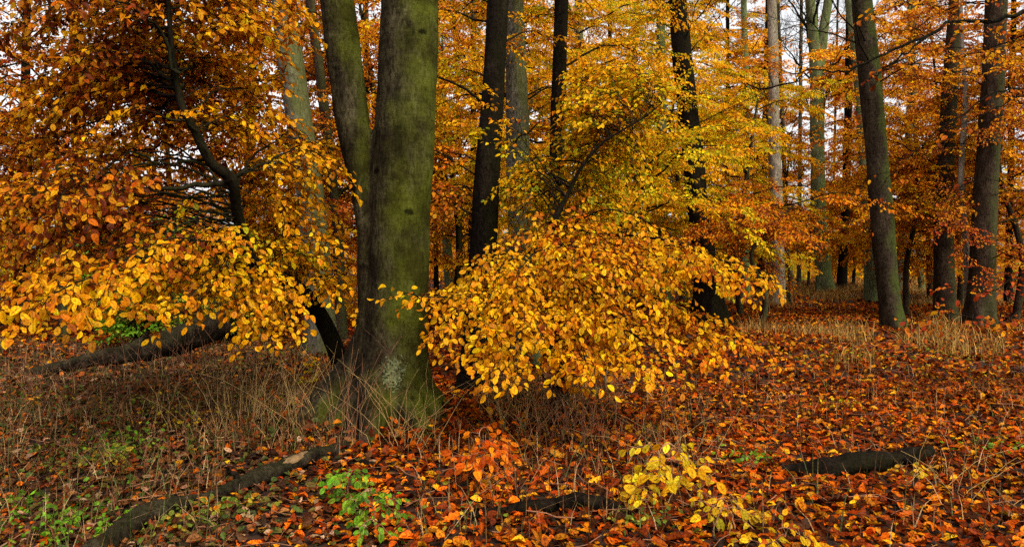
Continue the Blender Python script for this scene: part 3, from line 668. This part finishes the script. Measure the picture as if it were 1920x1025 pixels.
for k, (px, wd, d, bark, pal, lab) in enumerate(FAR):
    lean = rng.normal(0, 10); by = HOR + EYE * F / d
    rows = [(px + lean * .6, by, wd * 1.25), (px, 460, wd), (px - lean * .6, 250, wd * .88), (px - lean * 1.2 + rng.normal(0, 4), 0, wd * .72)]
    spec = []
    if pal:
        top = EYE + HOR / F * d
        n = {'rust': 26, 'orange': 26}.get(pal, 22)
        fs = 1.25 + max(0, d - 20) * .03
        spec = [(n, EYE + (1.3 if 1350 < px < 1730 else .6), top * 1.05, 1.6, 3.6, g(pal=pal, pal2='gold' if pal == 'olive' else 'amber', sscale=fs, leaf=1.0 + max(0, d - 18) * .035, spacing=.34))]
    rt, st = tree('slender_tree', lab, d, rows, bark, spec, G_FAR, sides=10, seed=50 + k, leafkind='mid' if d < 25 else 'far', twigs=d < 30)
    bare_limbs(rt, st, 7 if pal is None or 1350 < px < 1730 else 3, 4, EYE + HOR / F * d, 1.2, 3.2, .025)

# understorey: bushy young trees that close the gaps under the tall ones
UNDER = [
    (1180, 13, 4.6, 34, 'olive', 'gold', 'bushy gold green young tree behind the crown of the young golden beech'),
    (1000, 15, 5.8, 40, 'gold', 'olive', 'bushy golden young tree behind the grey and black trunks'),
    (1390, 19, 6.6, 44, 'gold', 'olive', 'leafy gold young tree between black flared trunk and pale trunk'),
    (1425, 15, 2.9, 20, 'orange', 'rust', 'low spreading orange brown young tree right of the black flared trunk'),
    (850, 17, 7.6, 50, 'gold', 'amber', 'amber young tree in the gap right of the double stemmed beech'),
    (1700, 19, 5.2, 36, 'amber', 'gold', 'amber young tree behind the brown leaning trunk'),
    (1800, 22, 6.5, 36, 'rust', 'amber', 'rusty young tree behind the ruddy trunks'),
    (1905, 17, 6.0, 34, 'rust', 'amber', 'rusty young tree near the right edge'),
    (700, 16, 8.5, 50, 'orange', 'amber', 'bright orange young tree seen through the fork of the double stem'),
    (540, 17, 7.5, 40, 'orange', 'amber', 'orange young tree behind the leaning grey trunk'),
    (330, 15, 6.0, 34, 'rust', 'amber', 'rusty young tree behind the limbs of the leaning young beech'),
    (-40, 14, 6.2, 34, 'rust', 'red', 'dark red brown young tree cut by the left edge'),
    (120, 13, 5.0, 28, 'rust', 'amber', 'rusty young tree behind the leaves at far left'),
    (1600, 40, 7.5, 26, 'amber', 'gold', 'far amber young tree behind the clearing'),
    (1470, 34, 8.0, 34, 'gold', 'amber', 'far golden young tree behind the pale straight trunk'),
    (1280, 24, 9.5, 50, 'gold', 'olive', 'far gold green tree left of the black flared trunk'),
    (1100, 18, 8.8, 60, 'gold', 'olive', 'tall golden young tree high behind the young golden beech'),
    (960, 22, 10.0, 60, 'gold', 'amber', 'tall golden young tree farther back behind the grey trunk'),
    (1210, 31, 12.0, 50, 'olive', 'gold', 'tall green gold far tree beside the wider grey green trunk'),
    (1545, 42, 15.0, 44, 'amber', 'gold', 'tall amber far tree behind the forked greenish trunk'),
    (1660, 37, 13.5, 44, 'amber', 'gold', 'tall amber far tree behind the brown leaning trunk'),
    (1745, 27, 11.0, 40, 'amber', 'rust', 'tall amber far tree left of the ruddy trunk'),
    (1850, 25, 10.5, 44, 'rust', 'amber', 'tall rusty far tree behind the stoutest right hand trunk'),
    (1440, 48, 17.0, 40, 'gold', 'amber', 'tallest golden far tree just left of the pale straight trunk'),
    (1380, 36, 12.0, 44, 'gold', 'olive', 'far golden tree whose crown fills the space over the leafy young tree'),
]
for k, (px, d, h, n, pal, pal2, lab) in enumerate(UNDER):
    b = W(px, 490, d); x, y = b[0], b[1]; z0 = float(gz(x, y)) - .1
    root = thing('young_tree', lab, 'tree', 'bushy young trees of the understorey')
    r = .05 + .004 * h
    q = np.array([(x, y, z0, r * 1.3), (x + rng.normal(0, .1), y, z0 + h * .3, r), (x + rng.normal(0, .25), y + rng.normal(0, .2), z0 + h * .65, r * .7), (x + rng.normal(0, .4), y, z0 + h, r * .25)])
    link('trunk', trunk_mesh('trunk', q, M['ruddy'], 9, .4, 90 + k, nring=30), root)
    fs = 1.0 + max(0, d - 14) * .03
    crown_on(root, catmull(q[:, :3], 60), [(n, 1.75 if px > 1300 and d != 22 and d != 17 else max(.9, h * .16), h, 1.0, min(3.6, 1.0 + h * .34), g(pal=pal, pal2=pal2, sscale=fs, leaf=1 + max(0, d - 16) * .03, spacing=.26))], 'mid' if d < 25 else 'far', twigs=d < 22)

# the tree outside the frame on the right whose limbs reach in
def build_right_tree():
    root = thing('overhanging_beech', 'beech reaching dark arching limbs with sparse rusty leaves in from the right edge', 'tree')
    q = np.array([(*p, r) for p, r in ((W(2150, 745, 7.5), .22), (W(2140, 600, 7.5), .16), (W(2120, 300, 7.5), .15), (W(2110, 0, 7.5), .14), (W(2100, -300, 7.5), .12))]); q[0, 2] = -.1
    link('trunk', trunk_mesh('trunk', q, M['ruddy'], 16, .6, 77), root)
    d = 7.0
    hand = [
        ([W(2110, 0, 7.5), W(1990, 5, d), W(1920, 25, d), W(1850, 42, d), W(1790, 42, d), W(1735, 70, d), W(1660, 100, d), W(1610, 122, d), W(1565, 135, d), W(1500, 140, d), W(1462, 135, d)], .034, dict(pal='rust', pal2='amber', sscale=.55, spacing=.3, keep=.55, first=.3)),
        ([W(1735, 70, d), W(1700, 100, d), W(1660, 130, d), W(1625, 150, d), W(1590, 170, d)], .014, dict(pal='rust', pal2='orange', sscale=.5, spacing=.26, keep=.6)),
        ([W(2120, 250, 7.5), W(1960, 130, 7), W(1930, 160, 6.8), W(1915, 180, 6.7), W(1850, 210, 6.6), W(1790, 240, 6.6)], .02, dict(pal='rust', sscale=.5, spacing=.4, keep=.4)),
        ([W(2120, 260, 7.5), W(1990, 200, 7), W(1905, 170, 6.8), W(1840, 190, 6.8), W(1740, 260, 6.8), W(1700, 300, 6.8), W(1650, 330, 6.8)], .016, dict(pal='rust', sscale=.5, spacing=.3, keep=.4)),
        ([W(2135, 500, 7.5), W(2000, 560, 6.8), W(1920, 578, 6.4), W(1870, 608, 6.2), W(1790, 585, 6.1), W(1720, 600, 6.0)], .014, dict(pal='red', pal2='rust', sscale=.45, spacing=.22, keep=.55)),
        ([W(2135, 480, 7.5), W(2000, 500, 7.0), W(1920, 520, 6.8), W(1850, 545, 6.7), W(1780, 540, 6.6)], .012, dict(pal='red', pal2='rust', sscale=.45, spacing=.22, keep=.55)),
        ([W(2120, 150, 7.5), W(1980, 60, 7.2), W(1880, 80, 7.2), W(1800, 110, 7.2), W(1700, 60, 7.2)], .016, dict(pal='amber', pal2='rust', sscale=.6, spacing=.17)),
        ([W(2110, 20, 7.5), W(1980, -20, 7.2), W(1860, -10, 7.2), W(1760, 10, 7.2), W(1660, 10, 7.2)], .016, dict(pal='amber', pal2='rust', sscale=.6, spacing=.17)),
        ([W(2130, 350, 7.5), W(1990, 330, 7), W(1920, 360, 6.8), W(1840, 330, 6.6), W(1770, 380, 6.6)], .014, dict(pal='rust', sscale=.5, spacing=.3, keep=.4)),
    ]
    limb_parts(root, hand, M['twig'], 'hi')
build_right_tree()

# far-off wood that reads as one mass
def build_distant_wood():
    Lv = Leaves()
    n = 80000
    y = rng.uniform(48, 95, n); px = rng.uniform(-250, 2170, n)
    t = rng.beta(1.2, 1.6, n); topp = 330 - 120 * np.sin(px / 260.0) * np.sin(px / 97.0 + 1) - 60 * np.sin(px / 45.)
    topp = np.where((px > 1460) & (px < 1660), np.maximum(topp, 395), topp)
    py = HOR + EYE * F / y - (HOR + EYE * F / y - topp) * t
    kp = np.array([skygap(a, b) for a, b in zip(px, py)]) > rng.random(n); y, px, py = y[kp], px[kp], py[kp]; n = len(y)
    P = np.stack([(px - 960) / F * y, y, EYE + (HOR - py) / F * y], 1)
    D = norm(rng.normal(0, 1, (n, 3)) + np.array([0, 0, -.4])); N = norm(TOWARD * .8 + rng.normal(0, .5, (n, 3)))
    cl = np.sin(px / 37.) + np.sin(px / 83. + py / 60.); c = colours('amber', n, .05, .25); c2 = colours('olive', n, 0, .25); pk = cl + rng.normal(0, .5, n) > .4; c[pk] = c2[pk]
    Lv.add(P, D, N, rng.uniform(.25, .48, n), c)
    o = link('distant_wood', Lv.mesh('distant_wood', M['leaf_far'], 'far', .8)); o['kind'] = 'stuff'
build_distant_wood()

# ------------------------------------------------------------------ grass and stems (uncountable)
def blades(name, x, y, h0, h1, wd, pal_cols, lean=.3, mat=None):
    n = len(x); z = gz(x, y) - .01; h = rng.uniform(h0, h1, n) * rng.uniform(.5, 1, n); a = rng.uniform(0, 2 * np.pi, n); ln = np.abs(rng.normal(0, lean, n)) * h
    dx = np.cos(a) * ln; dy = np.sin(a) * ln; b = np.stack([x, y, z], 1)
    sx = np.stack([np.cos(a + 1.57 + rng.normal(0, .8, n)), np.sin(a + 1.57) * .5, np.zeros(n)], 1); sx = norm(sx) * (wd * rng.uniform(.6, 1.3, n))[:, None]
    m = b + np.stack([dx * .35, dy * .35, h * .6], 1); t = b + np.stack([dx, dy, h], 1)
    V = np.stack([b - sx, b + sx, m + sx * .7, m - sx * .7, t], 1).reshape(-1, 3); o = np.arange(n)[:, None] * 5
    flat = (o + np.array([[0, 1, 2, 3, 3, 2, 4]])).ravel(); st = (np.arange(n)[:, None] * 7 + np.array([[0, 4]])).ravel()
    c = np.array(pal_cols)[rng.integers(0, len(pal_cols), n)] * np.exp(rng.normal(0, .25, (n, 1)))
    ob = link(name, mesh_np(name, V, flat, st, np.tile([4, 3], n), mat or M['litter'], col=np.repeat(np.clip(c, 0, .9), 5, 0))); ob['kind'] = 'stuff'
def grass():
    xs, ys = [], []
    def patch(px0, px1, y0, y1, n):
        yy = np.sqrt(rng.uniform(y0 ** 2, y1 ** 2, n)); pp = rng.uniform(px0, px1, n); xs.append((pp - 960) / F * yy); ys.append(yy)
    patch(1340, 2000, 23, 36, 15000); patch(1330, 1760, 22, 66, 44000); patch(-100, 2000, 15, 50, 14000); patch(1380, 1640, 9.5, 15, 2600); patch(1680, 1950, 10, 15, 2500)
    tan = [(.36, .20, .045), (.28, .14, .03), (.42, .25, .07), (.22, .09, .02), (.25, .16, .03)]
    X = np.concatenate(xs); Y = np.concatenate(ys)
    cl = np.sin(X * 1.3 + np.sin(Y * .9) * 2) + np.sin(Y * .8 + X * .45) + .7 * np.sin(X * 3.1 - Y * 1.4); k = cl + rng.normal(0, .35, len(X)) + np.clip((Y - 20) / 8, 0, 1.2) * ((X / Y > .28) & (X / Y < .62)) > .45
    blades('tall_dry_grass', X[k], Y[k], .12, .50, .006, tan, .75)
    xs.clear(); ys.clear()
    patch(-60, 640, 6.0, 12, 4200); patch(-40, 420, 3.4, 7, 1500); patch(900, 1160, 6.2, 8.5, 1600); patch(400, 640, 5.2, 7.5, 1800); patch(1200, 1960, 3.5, 9, 1400); patch(780, 1250, 3.5, 6, 700)
    brown = [(.16, .08, .03), (.28, .16, .06), (.09, .045, .02), (.11, .10, .025), (.06, .08, .02), (.32, .20, .09), (.14, .05, .02)]
    blades('low_dry_grass', np.concatenate(xs), np.concatenate(ys), .10, .34, .0035, brown, .8)
grass()

def floor_bits():
    w = Wood(); x, y = scatter(1500, 2.8, 13)
    for a, b in zip(x, y):
        t = np.linspace(-.5, .5, 4)[:, None]; an = rng.uniform(0, 6.28); l = rng.uniform(.10, .5); c = np.array([a, b, float(gz(a, b)) + rng.uniform(.02, .06)])
        w.tube(c + np.array([math.cos(an), math.sin(an), rng.normal(0, .08)]) * l * t + rng.normal(0, .012, (4, 3)), rng.uniform(.0015, .004), 3)
    o = link('ground_twigs', w.mesh('ground_twigs', M['cane'])); o['kind'] = 'stuff'
    Lv = Leaves()
    for px, py, n, sp, h, pal in ((60, 760, 90, .45, .22, 'green'), (170, 870, 130, .30, .14, 'green'), (230, 850, 80, .2, .16, 'fresh'), (60, 950, 90, .22, .10, 'fresh'), (130, 985, 110, .2, .10, 'fresh'), (330, 985, 70, .14, .08, 'green'), (440, 960, 60, .12, .1, 'green'), (270, 780, 70, .4, .15, 'green'), (380, 800, 60, .3, .15, 'olive'),
                                  (1760, 680, 160, .7, .25, 'green'), (1570, 760, 40, .12, .1, 'olive'), (1410, 860, 40, .12, .1, 'fresh'), (1210, 1000, 60, .12, .08, 'green'), (500, 700, 90, .5, .3, 'green'), (860, 965, 40, .2, .06, 'green'), (1560, 690, 160, .9, .25, 'olive'), (1880, 850, 40, .2, .1, 'fresh'), (560, 790, 50, .3, .2, 'green')):
        d = EYE * F / (py - HOR); c = W(px, py, d); xx = c[0] + rng.normal(0, sp, n); yy = c[1] + rng.normal(0, sp * .8, n); zz = gz(xx, yy) + rng.uniform(.03, h, n)
        a = rng.uniform(0, 6.28, n); Lv.add(np.stack([xx, yy, zz], 1), norm(np.stack([np.cos(a), np.sin(a), rng.normal(-.1, .4, n)], 1)), norm(TOWARD * .7 + rng.normal(0, .4, (n, 3))), rng.uniform(.025, .055, n), colours(pal, n, -.2, .3))
    o = link('low_green_plants', Lv.mesh('low_green_plants', M['green'], 'mid', .6)); o['kind'] = 'stuff'
floor_bits()

def weed_clump(label, px, d, spread, n, h0, h1, mat='straw', group='dry weed clumps', leaning=.28, fork=.5, r=.0028):
    x0 = (px - 960) / F * d; w = Wood()
    for i in range(n):
        x = x0 + rng.normal(0, spread); y = d + rng.normal(0, spread * .6); z = float(gz(x, y)) - .02; h = rng.uniform(h0, h1); a = rng.uniform(0, 6.28); l = abs(rng.normal(0, leaning)) * h
        t = np.linspace(0, 1, 7)[:, None]; b = np.array([x, y, z]); v = np.array([math.cos(a) * l, math.sin(a) * l * .5, h])
        P = b + v * t + np.array([math.cos(a) * l, 0, -.18 * l]) * t ** 2 + rng.normal(0, .008, (7, 3)); P[0] = b
        w.tube(P, np.linspace(r, r * .35, 7), 4)
        if rng.random() < fork:
            for j in range(rng.integers(1, 4)):
                k = rng.integers(2, 6); a2 = rng.uniform(0, 6.28); l2 = h * rng.uniform(.15, .35); s = np.linspace(0, 1, 5)[:, None]
                w.tube(P[k] + np.array([math.cos(a2) * .7, math.sin(a2) * .5, .75]) * l2 * s + np.array([0, 0, -.1 * l2]) * s ** 2, np.linspace(r * .6, r * .25, 5), 3)
    tag(link('dry_weed', w.mesh('dry_weed', M[mat])), label, 'weed', group)
weed_clump('pale straw stems leaning against the right front of the big beech', 740, 5.4, .14, 30, .25, .75, leaning=.35)
weed_clump('red brown branching stalks standing before the left root of the big beech', 650, 5.5, .12, 16, .45, .95, 'cane', leaning=.3, fork=.9)
weed_clump('thicket of dry yellow stems left of the big beech', 480, 6.0, .32, 46, .30, .85, leaning=.25)
weed_clump('loose tan stems beside the left root of the big beech', 575, 5.9, .2, 26, .3, .8, leaning=.4)
weed_clump('fine tan stems under the lowest golden leaves', 980, 6.0, .18, 30, .25, .55)
weed_clump('red brown thicket of stems under the golden boughs, right of the tan ones', 1095, 5.8, .20, 40, .3, .6, 'cane', leaning=.2)
weed_clump('sparse stems leaning at the right end of the golden boughs', 1290, 5.2, .2, 14, .2, .5, leaning=.5)
weed_clump('few long straws leaning over the dark log on the right', 1740, 4.8, .12, 5, .12, .28, leaning=.8, fork=.2)
weed_clump('few bent straws in the right corner leaves', 1830, 4.3, .18, 10, .2, .45, leaning=.8)
weed_clump('tangle of brown stems before the mossy log on the left', 330, 9.0, .7, 60, .3, .8, 'cane', leaning=.4)
weed_clump('tall brown stems at the left end of the back log', 60, 8.0, .5, 40, .25, .6, 'cane', leaning=.5)

# ------------------------------------------------------------------ fallen logs
def log(label, pts, radii, mat='log', stubs=(), seed=0, bare=None, group='fallen logs'):
    root = thing('fallen_log', label, 'log', group); g2 = np.random.default_rng(seed)
    P = np.array(pts, float); Q = catmull(np.column_stack([P, radii]), 50); ph = g2.uniform(0, 6, 3); w = Wood()
    Q[:, :3] += np.stack([np.convolve(g2.normal(0, .03, 50), np.ones(6) / 6, 'same') for _ in range(3)], 1) * .6
    def lob(t, a): return 1 + .10 * np.sin(3 * a + 9 * t + ph[0]) + .07 * np.sin(5 * a - 22 * t + ph[1]) + .05 * np.sin(2 * a + 40 * t + ph[2])
    w.tube(Q[:, :3], Q[:, 3], 16, lob)
    # broken ends
    for e, s in ((0, 1), (-1, -1)):
        ring = w.V[0].reshape(50, 16, 3)[e]; c = ring.mean(0) + (Q[1 if e == 0 else -2, :3] - Q[e, :3]) * 1.2
        V = np.vstack([ring, ring * .5 + c * .5 + g2.normal(0, .008, (16, 3)), c + g2.normal(0, .004, (16, 3)) * .2]); i = np.arange(16); k = (i + 1) % 16
        for o in (0, 16): w.add(V, np.stack([o + i, o + k, o + 16 + k, o + 16 + i], 1)) if o == 0 else w.add(V, np.stack([16 + i, 16 + k, 32 + k, 32 + i], 1))
    link('bark', w.mesh('bark', M[mat]), root)
    for (t, v, r) in stubs:
        i = int(t * 49); s = np.linspace(0, 1, 6)[:, None]; w2 = Wood(); w2.tube(Q[i, :3] + np.array(v) * s + g2.normal(0, .006, (6, 3)), np.linspace(r, r * .6, 6), 8); link('branch_stub', w2.mesh('branch_stub', M[mat]), root)
    if bare:
        t0, t1 = bare; k = slice(int(t0 * 49), int(t1 * 49)); w3 = Wood(); q = Q[k].copy(); q[:, 2] += q[:, 3] * .32; q[:, 1] -= q[:, 3] * .35; w3.tube(q[:, :3], q[:, 3] * .72 * np.sin(np.linspace(.25, 2.9, len(q))), 10); link('bare_wood', w3.mesh('bare_wood', M['wood']), root)
    return root
def gp(px, py, lift=0.0):
    d = EYE * F / (py - HOR); p = W(px, py, d); p[2] = float(gz(p[0], p[1])) + lift; return p
log('thick mossy log lying behind the grass on the left, pointing away', [W(60, 700, 9.4), W(180, 672, 9.5), W(275, 655, 9.7), W(345, 632, 10.0), W(420, 602, 10.4)], [.07, .10, .16, .20, .19], seed=1, stubs=[(.5, (.1, -.1, .3), .05)])
log('partly barkless branch log lying in leaves left of the big beech roots', [gp(350, 952, .0), gp(440, 922, .04), gp(520, 892, .055), gp(600, 862, .05), gp(650, 845, .02)], [.03, .05, .062, .055, .04], seed=2, bare=(.45, .78), stubs=[(.3, (-.05, -.1, .12), .025)])
log('rotten log with bright moss in the near left corner', [gp(90, 1060, .0), gp(170, 1030, .04), gp(260, 985, .055), gp(345, 955, .04), gp(385, 938, .01)], [.04, .055, .06, .05, .03], seed=3)
log('black log lying across the leaves on the right', [gp(1470, 886, .03), gp(1550, 890, .065), gp(1630, 882, .075), gp(1690, 868, .08), gp(1750, 850, .05)], [.035, .065, .075, .068, .04], 'dark', seed=4, stubs=[(.7, (.12, -.1, .03), .025), (.8, (.2, .05, .06), .02)])
log('low dark branch log sunk in leaves at the bottom middle', [gp(880, 975, .02), gp(960, 972, .035), gp(1050, 968, .05), gp(1120, 970, .05), gp(1180, 982, .02)], [.02, .03, .045, .05, .03], 'dark', seed=5, stubs=[(.55, (-.04, -.08, .03), .02)])
log('long thin branch lying in the leaves under the orange sapling', [gp(830, 870, .02), gp(720, 880, .025), gp(640, 870, .02)], [.012, .018, .012], 'twig', seed=6)
# moss pad on the near left log
# crooked dark snag beside the pale trunk
def snag():
    root = thing('tree_snag', 'short crooked dark snag beside the foot of the pale straight trunk', 'tree')
    d = 24; q = np.array([(*W(a, b, d), c / F * d / 2) for a, b, c in ((1474, 578, 24), (1472, 555, 20), (1464, 530, 18), (1466, 500, 16), (1470, 470, 12), (1466, 430, 8))]); q[0, 2] = -.1
    link('trunk', trunk_mesh('trunk', q, M['dark'], 12, .6, 6, nring=40), root)
snag()

# ------------------------------------------------------------------ seedlings and saplings on the floor
def sapling(label, name, px, py, lean, h, n, pal, leaf=1.0, scale=.4, group=None, mat='leaf', shoots=1, cat='sapling', face=.62, spread=.16, keep=.85):
    root = thing(name, label, cat, group); b = gp(px, py, -.02); Lv, Wd = Leaves(), Wood()
    for s in range(shoots):
        a = np.array([lean[0] + rng.normal(0, .06), lean[1] + rng.normal(0, .06), h * rng.uniform(.85, 1.1)]); t = np.linspace(0, 1, 8)[:, None]
        P = b + a * t + np.array([lean[0] * .5, lean[1] * .5, -.12 * h]) * t ** 2 + rng.normal(0, .006, (8, 3)); P[0] = b
        Wd.tube(P, np.linspace(.006, .002, 8), 5)
        for k in range(n):
            i = min(7, int(2 + 6 * (k + .5) / n)); az = k * 2.4 + rng.normal(0, .4)
            put_spray(Lv, Wd, P[i], np.array([math.cos(az), math.sin(az) * .6 - .25, .12]), norm(np.array([.1, -.5, .85]) + rng.normal(0, .15, 3)), scale * rng.uniform(.7, 1.15), leaf, pal, rng.normal(0, .08), keep, face=face, spread=spread)
    link('stem', Wd.mesh('stem', M['cane']), root); link('leaves', Lv.mesh('leaves', M[mat], 'hi'), root)
G_S = 'little saplings on the leaf covered floor'
sapling('orange red beech sapling low before the right root of the big beech', 'beech_sapling', 900, 925, (-.02, 0), .42, 7, 'flame', .85, .3, G_S)
sapling('orange red tuft of leaves just right of the taller orange sapling', 'beech_sapling', 940, 895, (.03, 0), .24, 4, 'flame', .9, .25, G_S)
sapling('lemon yellow sapling with leaves in flat tiers, the tallest on the floor', 'beech_sapling', 1262, 935, (-.05, 0), .46, 8, 'lemon', 1.0, .36, G_S, keep=.6)
sapling('yellow shoot drooping below the tall lemon sapling', 'beech_sapling', 1205, 950, (0, 0), .18, 3, 'lemon', .95, .2, G_S, keep=.7)
sapling('bright yellow sapling at the bottom edge right of the tall lemon sapling', 'beech_sapling', 1385, 1010, (-.04, 0), .2, 6, 'lemon', .85, .3, G_S, keep=.75)
sapling('yellow sprig hanging over the bottom edge', 'beech_sapling', 1420, 1045, (.03, -.02), .16, 4, 'lemon', .75, .26, G_S)
sapling('fresh green leafy seedling below the weeds, left of its twin', 'green_seedling', 640, 955, (0, 0), .32, 8, 'fresh', .62, .2, G_S, 'green', cat='seedling')
sapling('fresh green leafy seedling at the bottom edge, right of its twin', 'green_seedling', 712, 1012, (0, 0), .34, 8, 'fresh', .62, .2, G_S, 'green', cat='seedling')
sapling('yellow green sprig over the end of the black log', 'beech_sapling', 1705, 890, (.02, 0), .12, 3, 'lemon', .7, .2, G_S)
sapling('small green bramble shoot beside the corner log', 'green_seedling', 185, 1005, (0, 0), .14, 4, 'fresh', .6, .18, G_S, 'green', cat='seedling')
sapling('flat green seedling at the bottom left edge', 'green_seedling', 120, 1000, (0, 0), .1, 4, 'fresh', .6, .18, G_S, 'green', cat='seedling')
sapling('dull green seedling amid the brown leaves on the left', 'green_seedling', 215, 865, (0, 0), .14, 4, 'green', .8, .24, G_S, 'green', cat='seedling')
sapling('yellow green sprig amid leaves left of the black log', 'beech_sapling', 1410, 870, (0, 0), .12, 2, 'fresh', .7, .18, G_S, 'green')
sapling('yellowing little bush beside the left root of the big beech', 'beech_sapling', 600, 740, (0, 0), .42, 6, 'olive', .8, .4, G_S)
# green bushes at the back on the left
def bush(label, px, d, h, wdt, pal, group='green bushes behind the leaning beech'):
    root = thing('green_bush', label, 'bush', group); x = (px - 960) / F * d; Lv, Wd = Leaves(), Wood(); b = np.array([x, d, float(gz(x, d)) - .05])
    for k in range(26):
        az = rng.uniform(0, 6.28); e = b + np.array([math.cos(az) * wdt * rng.uniform(.3, 1), math.sin(az) * wdt * .7, h * rng.uniform(.4, 1)])
        bough(Lv, Wd, [b, b * .5 + e * .5 + np.array([0, 0, .2]), e], .015, spacing=.22, sscale=.8, pal=pal, pal2='green', leaf=.8)
    link('stems', Wd.mesh('stems', M['twig']), root); link('foliage', Lv.mesh('foliage', M['green'], 'mid'), root)
bush('low dark green bush above the thick mossy log', 430, 12.5, 1.15, .8, 'green')
bush('yellow green bush glimpsed below the level limbs on the left', 262, 11.5, 2.3, 1.0, 'fresh')
